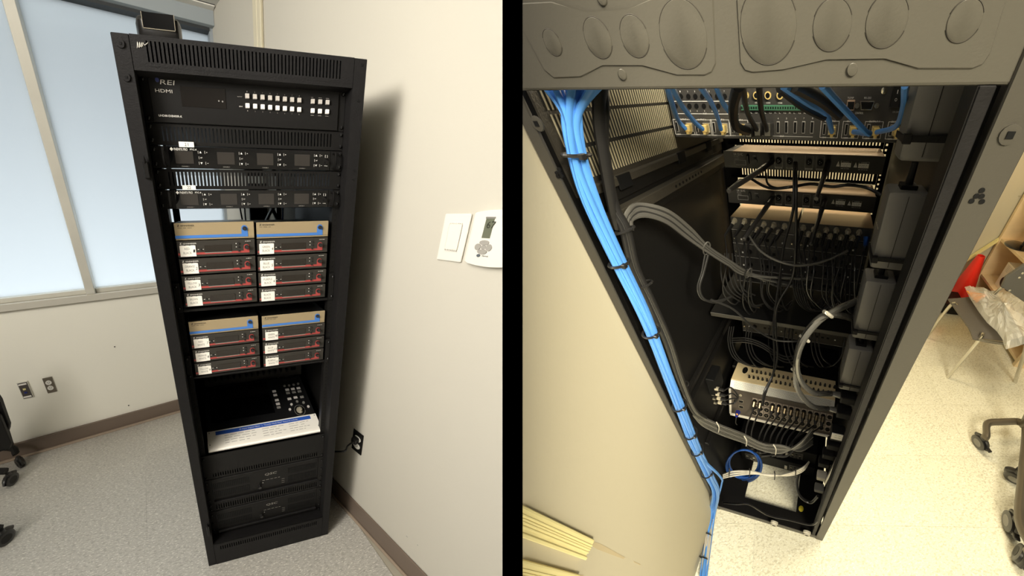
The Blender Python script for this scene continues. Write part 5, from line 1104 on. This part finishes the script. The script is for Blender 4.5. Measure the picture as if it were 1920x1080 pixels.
for k in range(5):
    o = (k - 2) * 3.0
    cab([(1132 + o * .5, 160, .07), (1130 + o, 200, .06), (1132 + o * .8, 290, .05), (1150 + o, 385, .042), (1172 + o, 430, .036), (1189 + o, 500, .03), (1217 + o, 560, .026), (1252 + o, 640, .022), (1277 + o * .7, 715, .022), (1300 + o * .6, 768, .03), (1318 + o, 784, .05)], .0048, BLKC2 if k in (1, 3) else BLKC, 'black cable hanging between the blue loom and the side panel', GD)
cab([(1128, 160, .06), (1124, 185, .055), (1125, 240, .05), (1136, 310, .045), (1150, 390, .04), (1160, 428, .04)], .0085, BLKC, 'thick black cable dropping inside the left post')
for px, py in ((1170, 432), (1206, 533), (1279, 722)):
    c = rp(px, py, .034); P = [c + np.array([.02 * math.cos(a), .014 * math.sin(a), .006 * math.cos(a)]) for a in [q * math.pi / 6 for q in range(13)]]
    tag(MB().tube(P, .0025, 6, 3).build('cable_tie', BLKC, room=R, base=P[0]), 'black cable tie around the black cables beside the blue loom', 'cable tie', 'ties on the black cables')
# grey loom arching from the left post to the receivers
for k in range(7):
    o = (k - 3)
    cab([(1172 + k * 2, 420 + k * 2, .05), (1178 + k, 404 + o * 2.5, .06), (1205 + o * 2, 394 + o * 3.4, .09), (1250, 406 + o * 3.6, .13), (1290 - o, 436 + o * 2.8, .18), (1328, 468 + o * 1.6, .23), (1365, 492 + o * 1.4, .28), (1402, 513 + o, .32), (1440 + k * 14, 524 + (k % 3) * 9, .36)], .0044, GRYC if k % 3 != 1 else BLKC2, 'grey cable in the arching loom from the left post to the receivers', 'arching grey loom')
for px, py, y in ((1325, 466, .225), (1404, 512, .31)):
    c = rp(px, py, y); P = [c + np.array([.010 * math.cos(a), .010 * math.sin(a), .022 * math.cos(a + .6)]) for a in [q * math.pi / 6 for q in range(13)]]
    tag(MB().tube(P, .0022, 6, 3).build('cable_tie', GRYC, room=R, base=P[0]), 'grey cable tie around the arching grey loom', 'cable tie', 'ties on the arching loom')
for k in range(2): cab([(1322 + k * 6, 478, .22), (1316 + k * 4, 510, .2), (1308 + k * 4, 540, .18), (1318 + k * 3, 561, .18), (1345, 564 + k * 3, .2), (1372, 556, .26)], .003, BLKC2, 'thin black lead curling down from the arching loom', 'leads under the arching loom')

# ---------------------------------------------------------------- the room beyond, right of the rack
XB, YB = 2.05, 2.43
t = thing(R, 'bookcase', (XB, YB, 0), 'maple bookcase against the far wall', 'bookcase')
MB().box(XB, XB + .35, YB - .03, YB, 0, 1.9).build('side_board', WOOD, t, bev=.002); MB().box(XB, XB + .35, YB - 1.03, YB - 1.0, 0, 1.9).build('side_board', WOOD, t, bev=.002); MB().box(XB + .33, XB + .35, YB - 1.0, YB - .03, 0, 1.9).build('back_board', WOOD, t)
for z in (.06, .27, .68, 1.1): MB().box(XB + .01, XB + .33, YB - 1.0, YB - .03, z - .028, z).build('shelf_board', WOOD, t, bev=.002)
MB().tube([np.array([XB - .012, *R.X(1917, 368, XB)]), np.array([XB - .03, *R.X(1906, 369, XB)]), np.array([XB - .03, *R.X(1899, 384, XB)])], .005).build('wire_hook', CHR, t, smooth=True)
x, y = R.Z(1908, 461, .685); t = thing(R, 'desk_stand', (x, y, .68), 'black round-based stand on the middle bookcase shelf', 'stand'); MB().lathe((x, y, .68), 'z', [(.10, 0), (.10, .01), (.08, .02), (.02, .024)], 24).build('base', BLKG, t, smooth=True); MB().tube([(x + .02, y - .02, .70), (x + .03, y - .03, .85), (x + .02, y - .06, 1.0)], .012).build('stem', BLKC, t, smooth=True)
p0 = [R.X(px, py, XB + .06) for px, py in ((1876, 508), (1893, 473), (1922, 488), (1922, 530))]
t = thing(R, 'product_box', (XB + .06, p0[0][0], .27), 'white box printed with grey gadgets on the lower bookcase shelf', 'box'); y0 = min(a for a, b in p0); y1 = max(a for a, b in p0)
MB().box(XB + .06, XB + .2, 1.62, 2.22, .27, .53).build('carton', mat('carton_white', (214, 204, 186), .6), t, bev=.003)
BF = (np.array([XB + .0595, 2.22, .27]), np.array([0, -1., 0]), np.array([1., 0, 0]), np.array([0, 0, 1.]))
MB(BF).lathe((.10, -.0006, .09), 'y', [(.035, 0), (.055, 0), (.055, .0006), (.035, .0006)], 20).build('printed_gadget', BLK2, t); MB(BF).py([(.16, .05), (.2, .06), (.31, .2), (.29, .21)], -.0006, 0).build('printed_gadget', BLK2, t); MB(BF).lathe((.36, -.0006, .2), 'y', [(.01, 0), (.03, 0), (.03, .0006), (.01, .0006)], 16).build('printed_gadget', BLK2, t)
mb = MB(BF)
for k in range(5): letters(mb, '~~~~', .03, .16, .235 - k * .014, .243 - k * .014, -.0004)
mb.build('lettering', GRYP, t)
# chair with chrome legs
SZ = .45; ca, cb_, cc, cdn = [np.array([*R.Z(px, py, SZ)]) for px, py in ((1778, 560), (1828, 630), (1926, 640), (1866, 545))]
t = thing(R, 'side_chair', (ca[0], cb_[1], 0), 'grey plastic side chair with chrome legs holding a plastic bag', 'chair')
n_ = 10; grid = []
for i in range(n_ + 1):
    for j in range(n_ + 1):
        u, v = i / n_, j / n_; q = (ca * (1 - u) + cdn * u) * (1 - v) + (cb_ * (1 - u) + cc * u) * v; dip = -.02 * math.sin(math.pi * u) + (-.025 * max(0, v - .85) / .15); grid.append((q[0], q[1], SZ + dip))
fs = [[i * (n_ + 1) + j, (i + 1) * (n_ + 1) + j, (i + 1) * (n_ + 1) + j + 1, i * (n_ + 1) + j + 1] for i in range(n_) for j in range(n_)]
mb = MB().add(grid, fs); k_ = len(grid); mb.add([(a, b, c - .012) for a, b, c in grid], [f[::-1] for f in fs])
rim = [i * (n_ + 1) for i in range(n_ + 1)] + [n_ * (n_ + 1) + j for j in range(1, n_ + 1)] + [i * (n_ + 1) + n_ for i in range(n_ - 1, -1, -1)] + [j for j in range(n_ - 1, 0, -1)]
mb.f += [[rim[i], rim[(i + 1) % len(rim)], rim[(i + 1) % len(rim)] + k_, rim[i] + k_] for i in range(len(rim))]
mb.build('seat', SEAT, t, smooth=True)
for top, foot in (((1783, 571), (1737, 633)), ((1838, 634), (1777, 708)), ((1926, 643), (1903, 717))):
    a, b = R.Z(*top, SZ - .02), R.Z(*foot, 0); e = (cb_ + cdn) / 2; a = np.array(a)
    MB().tube([(*(a * .8 + e * .2), SZ - .02), (*a, SZ - .03), (*b, .0)], .012, 10, 5).build('leg', CHR, t, smooth=True)
MB().tube([(*(cb_ * .9 + cc * .1), SZ - .03), (*(cb_ * .1 + cc * .9), SZ - .035)], .011, 8, 1).build('seat_rail', CHR, t, smooth=True)
YC = 1.42; q = [R.Y(px, py, YC) for px, py in ((1878, 538), (1886, 520), (1925, 494), (1960, 520), (1960, 580), (1925, 570))]
MB().py(q, YC, YC + .02).build('backrest', mat('back_grey', (82, 80, 76), .4), t, bev=.004, seg=2)
for px, py in ((1893, 544), (1911, 520), (1917, 512)): x, z = R.Y(px, py, YC); MB().lathe((x, YC - .004, z), 'y', [(.002, 0), (.008, .001), (.008, .004)], 10).build('rivet', CHR, t, smooth=True)
x, z = R.Y(1879, 538, YC); MB().tube([(x, YC, z), (x - .01, YC + .01, z - .07)], .01, 8, 1).build('back_strut', CHR, t, smooth=True)
# crumpled clear bag on the seat
outl = [(1808, 539), (1822, 541), (1850, 549), (1880, 553), (1906, 560), (1932, 575), (1932, 640), (1908, 650), (1885, 656), (1881, 640), (1868, 622), (1850, 606), (1834, 585), (1818, 560)]
BO = [np.array([*R.Z(px, py, SZ + .03)]) for px, py in outl]; cen = sum(BO) / len(BO); rng = random.Random(5); vs_ = []; NR, NA = 9, 56
for lay in (1, -1):
    for i in range(NR + 1):
        for j in range(NA):
            f = j / NA * len(BO); a0 = int(f) % len(BO); w_ = f - int(f); e = BO[a0] * (1 - w_) + BO[(a0 + 1) % len(BO)] * w_; r_ = i / NR
            p = cen + (e - cen) * (1 - r_) ; hgt = (1 - (1 - r_) ** 2.2) ** .5 * .075; crump = .02 * math.sin(9 * p[0] + 23 * p[1] + 4 * math.sin(17 * p[0])) * min(1, 3 * r_) + rng.uniform(-.009, .009) * (i > 0)
            vs_.append((p[0], p[1], SZ + .035 + (hgt + crump if lay > 0 else -.008 * (i > 0))))
fs = []
for lay in range(2):
    o = lay * (NR + 1) * NA
    for i in range(NR):
        for j in range(NA): f = [o + i * NA + j, o + i * NA + (j + 1) % NA, o + (i + 1) * NA + (j + 1) % NA, o + (i + 1) * NA + j]; fs.append(f if lay == 0 else f[::-1])
t = thing(R, 'plastic_bag', (*cen, SZ), 'crumpled clear plastic bag with an orange scrap lying on the grey chair', 'bag'); MB().add(vs_, fs).build('film', BAGM, t)
a = [np.array([*R.Z(px, py, SZ + .04)]) for px, py in ((1812, 546), (1828, 548), (1851, 554), (1838, 562), (1831, 568), (1822, 558))]
MB().pz([tuple(p) for p in a], SZ + .036, SZ + .046).build('orange_scrap', mat('scrap_orange', (232, 150, 80), .6), t)
# traffic cone on the floor behind the chair
x, y = R.Z(1798, 556); t = thing(R, 'traffic_cone', (x, y, 0), 'red traffic cone standing behind the grey chair', 'cone')
MB().lathe((x, y, .0), 'z', [(.125, 0), (.125, .02), (.11, .025)], 28).build('base', CONE, t, smooth=True); MB().lathe((x, y, .02), 'z', [(.115, 0), (.034, .50), (.026, .50), (.022, .42), (.02, .42)], 28).build('body', CONE, t, smooth=True)
(x0, y0), (x1, y1) = R.Z(1757, 586), R.Z(1790, 584); t = tag(MB().box(x0, x1 + .05, y0, y0 + .25, 0, .12).build('black_case', BLK2, room=R, base=(x0, y0, 0), bev=.01), 'flat black case on the floor under the grey chair', 'case')
# rolling tables at the right: feet with casters
t = thing(R, 'rolling_table', (*R.Z(1915, 800, .1), 0), 'grey-legged rolling table foot spanning two casters on the waxed floor', 'table')
FM = mat('leg_bronze', (98, 90, 76), .4, .4); za = .10
def fz(px, py, z): return np.array([*R.Z(px, py, z), z])
c1 = R.Z(1832, 834); c4 = R.Z(1907, 1046)
caster(t, R, c1, .044, (.9, .4), BLKC, True); caster(t, R, c4, .046, (.8, -.6), BLKC, False)
MB().tube([(*c1, .095), (c1[0] + .01, c1[1] + .015, .115), fz(1852, 794, .125), fz(1880, 791, .13), fz(1906, 790, .13)], .02, 10).build('foot_bar', FM, t, smooth=True)
MB().tube([fz(1906, 790, .13), fz(1921, 796, .15), fz(1924, 820, .16), fz(1917, 900, .14), fz(1912, 975, .13), (c4[0] + .01, c4[1] + .03, .12), (*c4, .095)], .022, 10).build('foot_bar', FM, t, smooth=True)
MB().tube([fz(1919, 800, .15), fz(1935, 770, .30), fz(1990, 690, .6)], .022, 10).build('post', FM, t, smooth=True)
t = thing(R, 'rolling_table', (*R.Z(1930, 900), 0), 'nested rolling table with two black casters close behind the grey leg', 'table'); c2, c3 = R.Z(1893, 897), R.Z(1888, 985)
caster(t, R, c2, .044, (.5, .9), BLKC, True); caster(t, R, c3, .048, (.9, -.2), BLKC, True)
MB().tube([(*c2, .09), fz(1935, 868, .11), fz(1990, 850, .12)], .02, 10).build('foot_bar', BLK2, t, smooth=True); MB().tube([(*c3, .10), fz(1935, 955, .12), fz(1990, 950, .13)], .02, 10).build('foot_bar', BLK2, t, smooth=True)
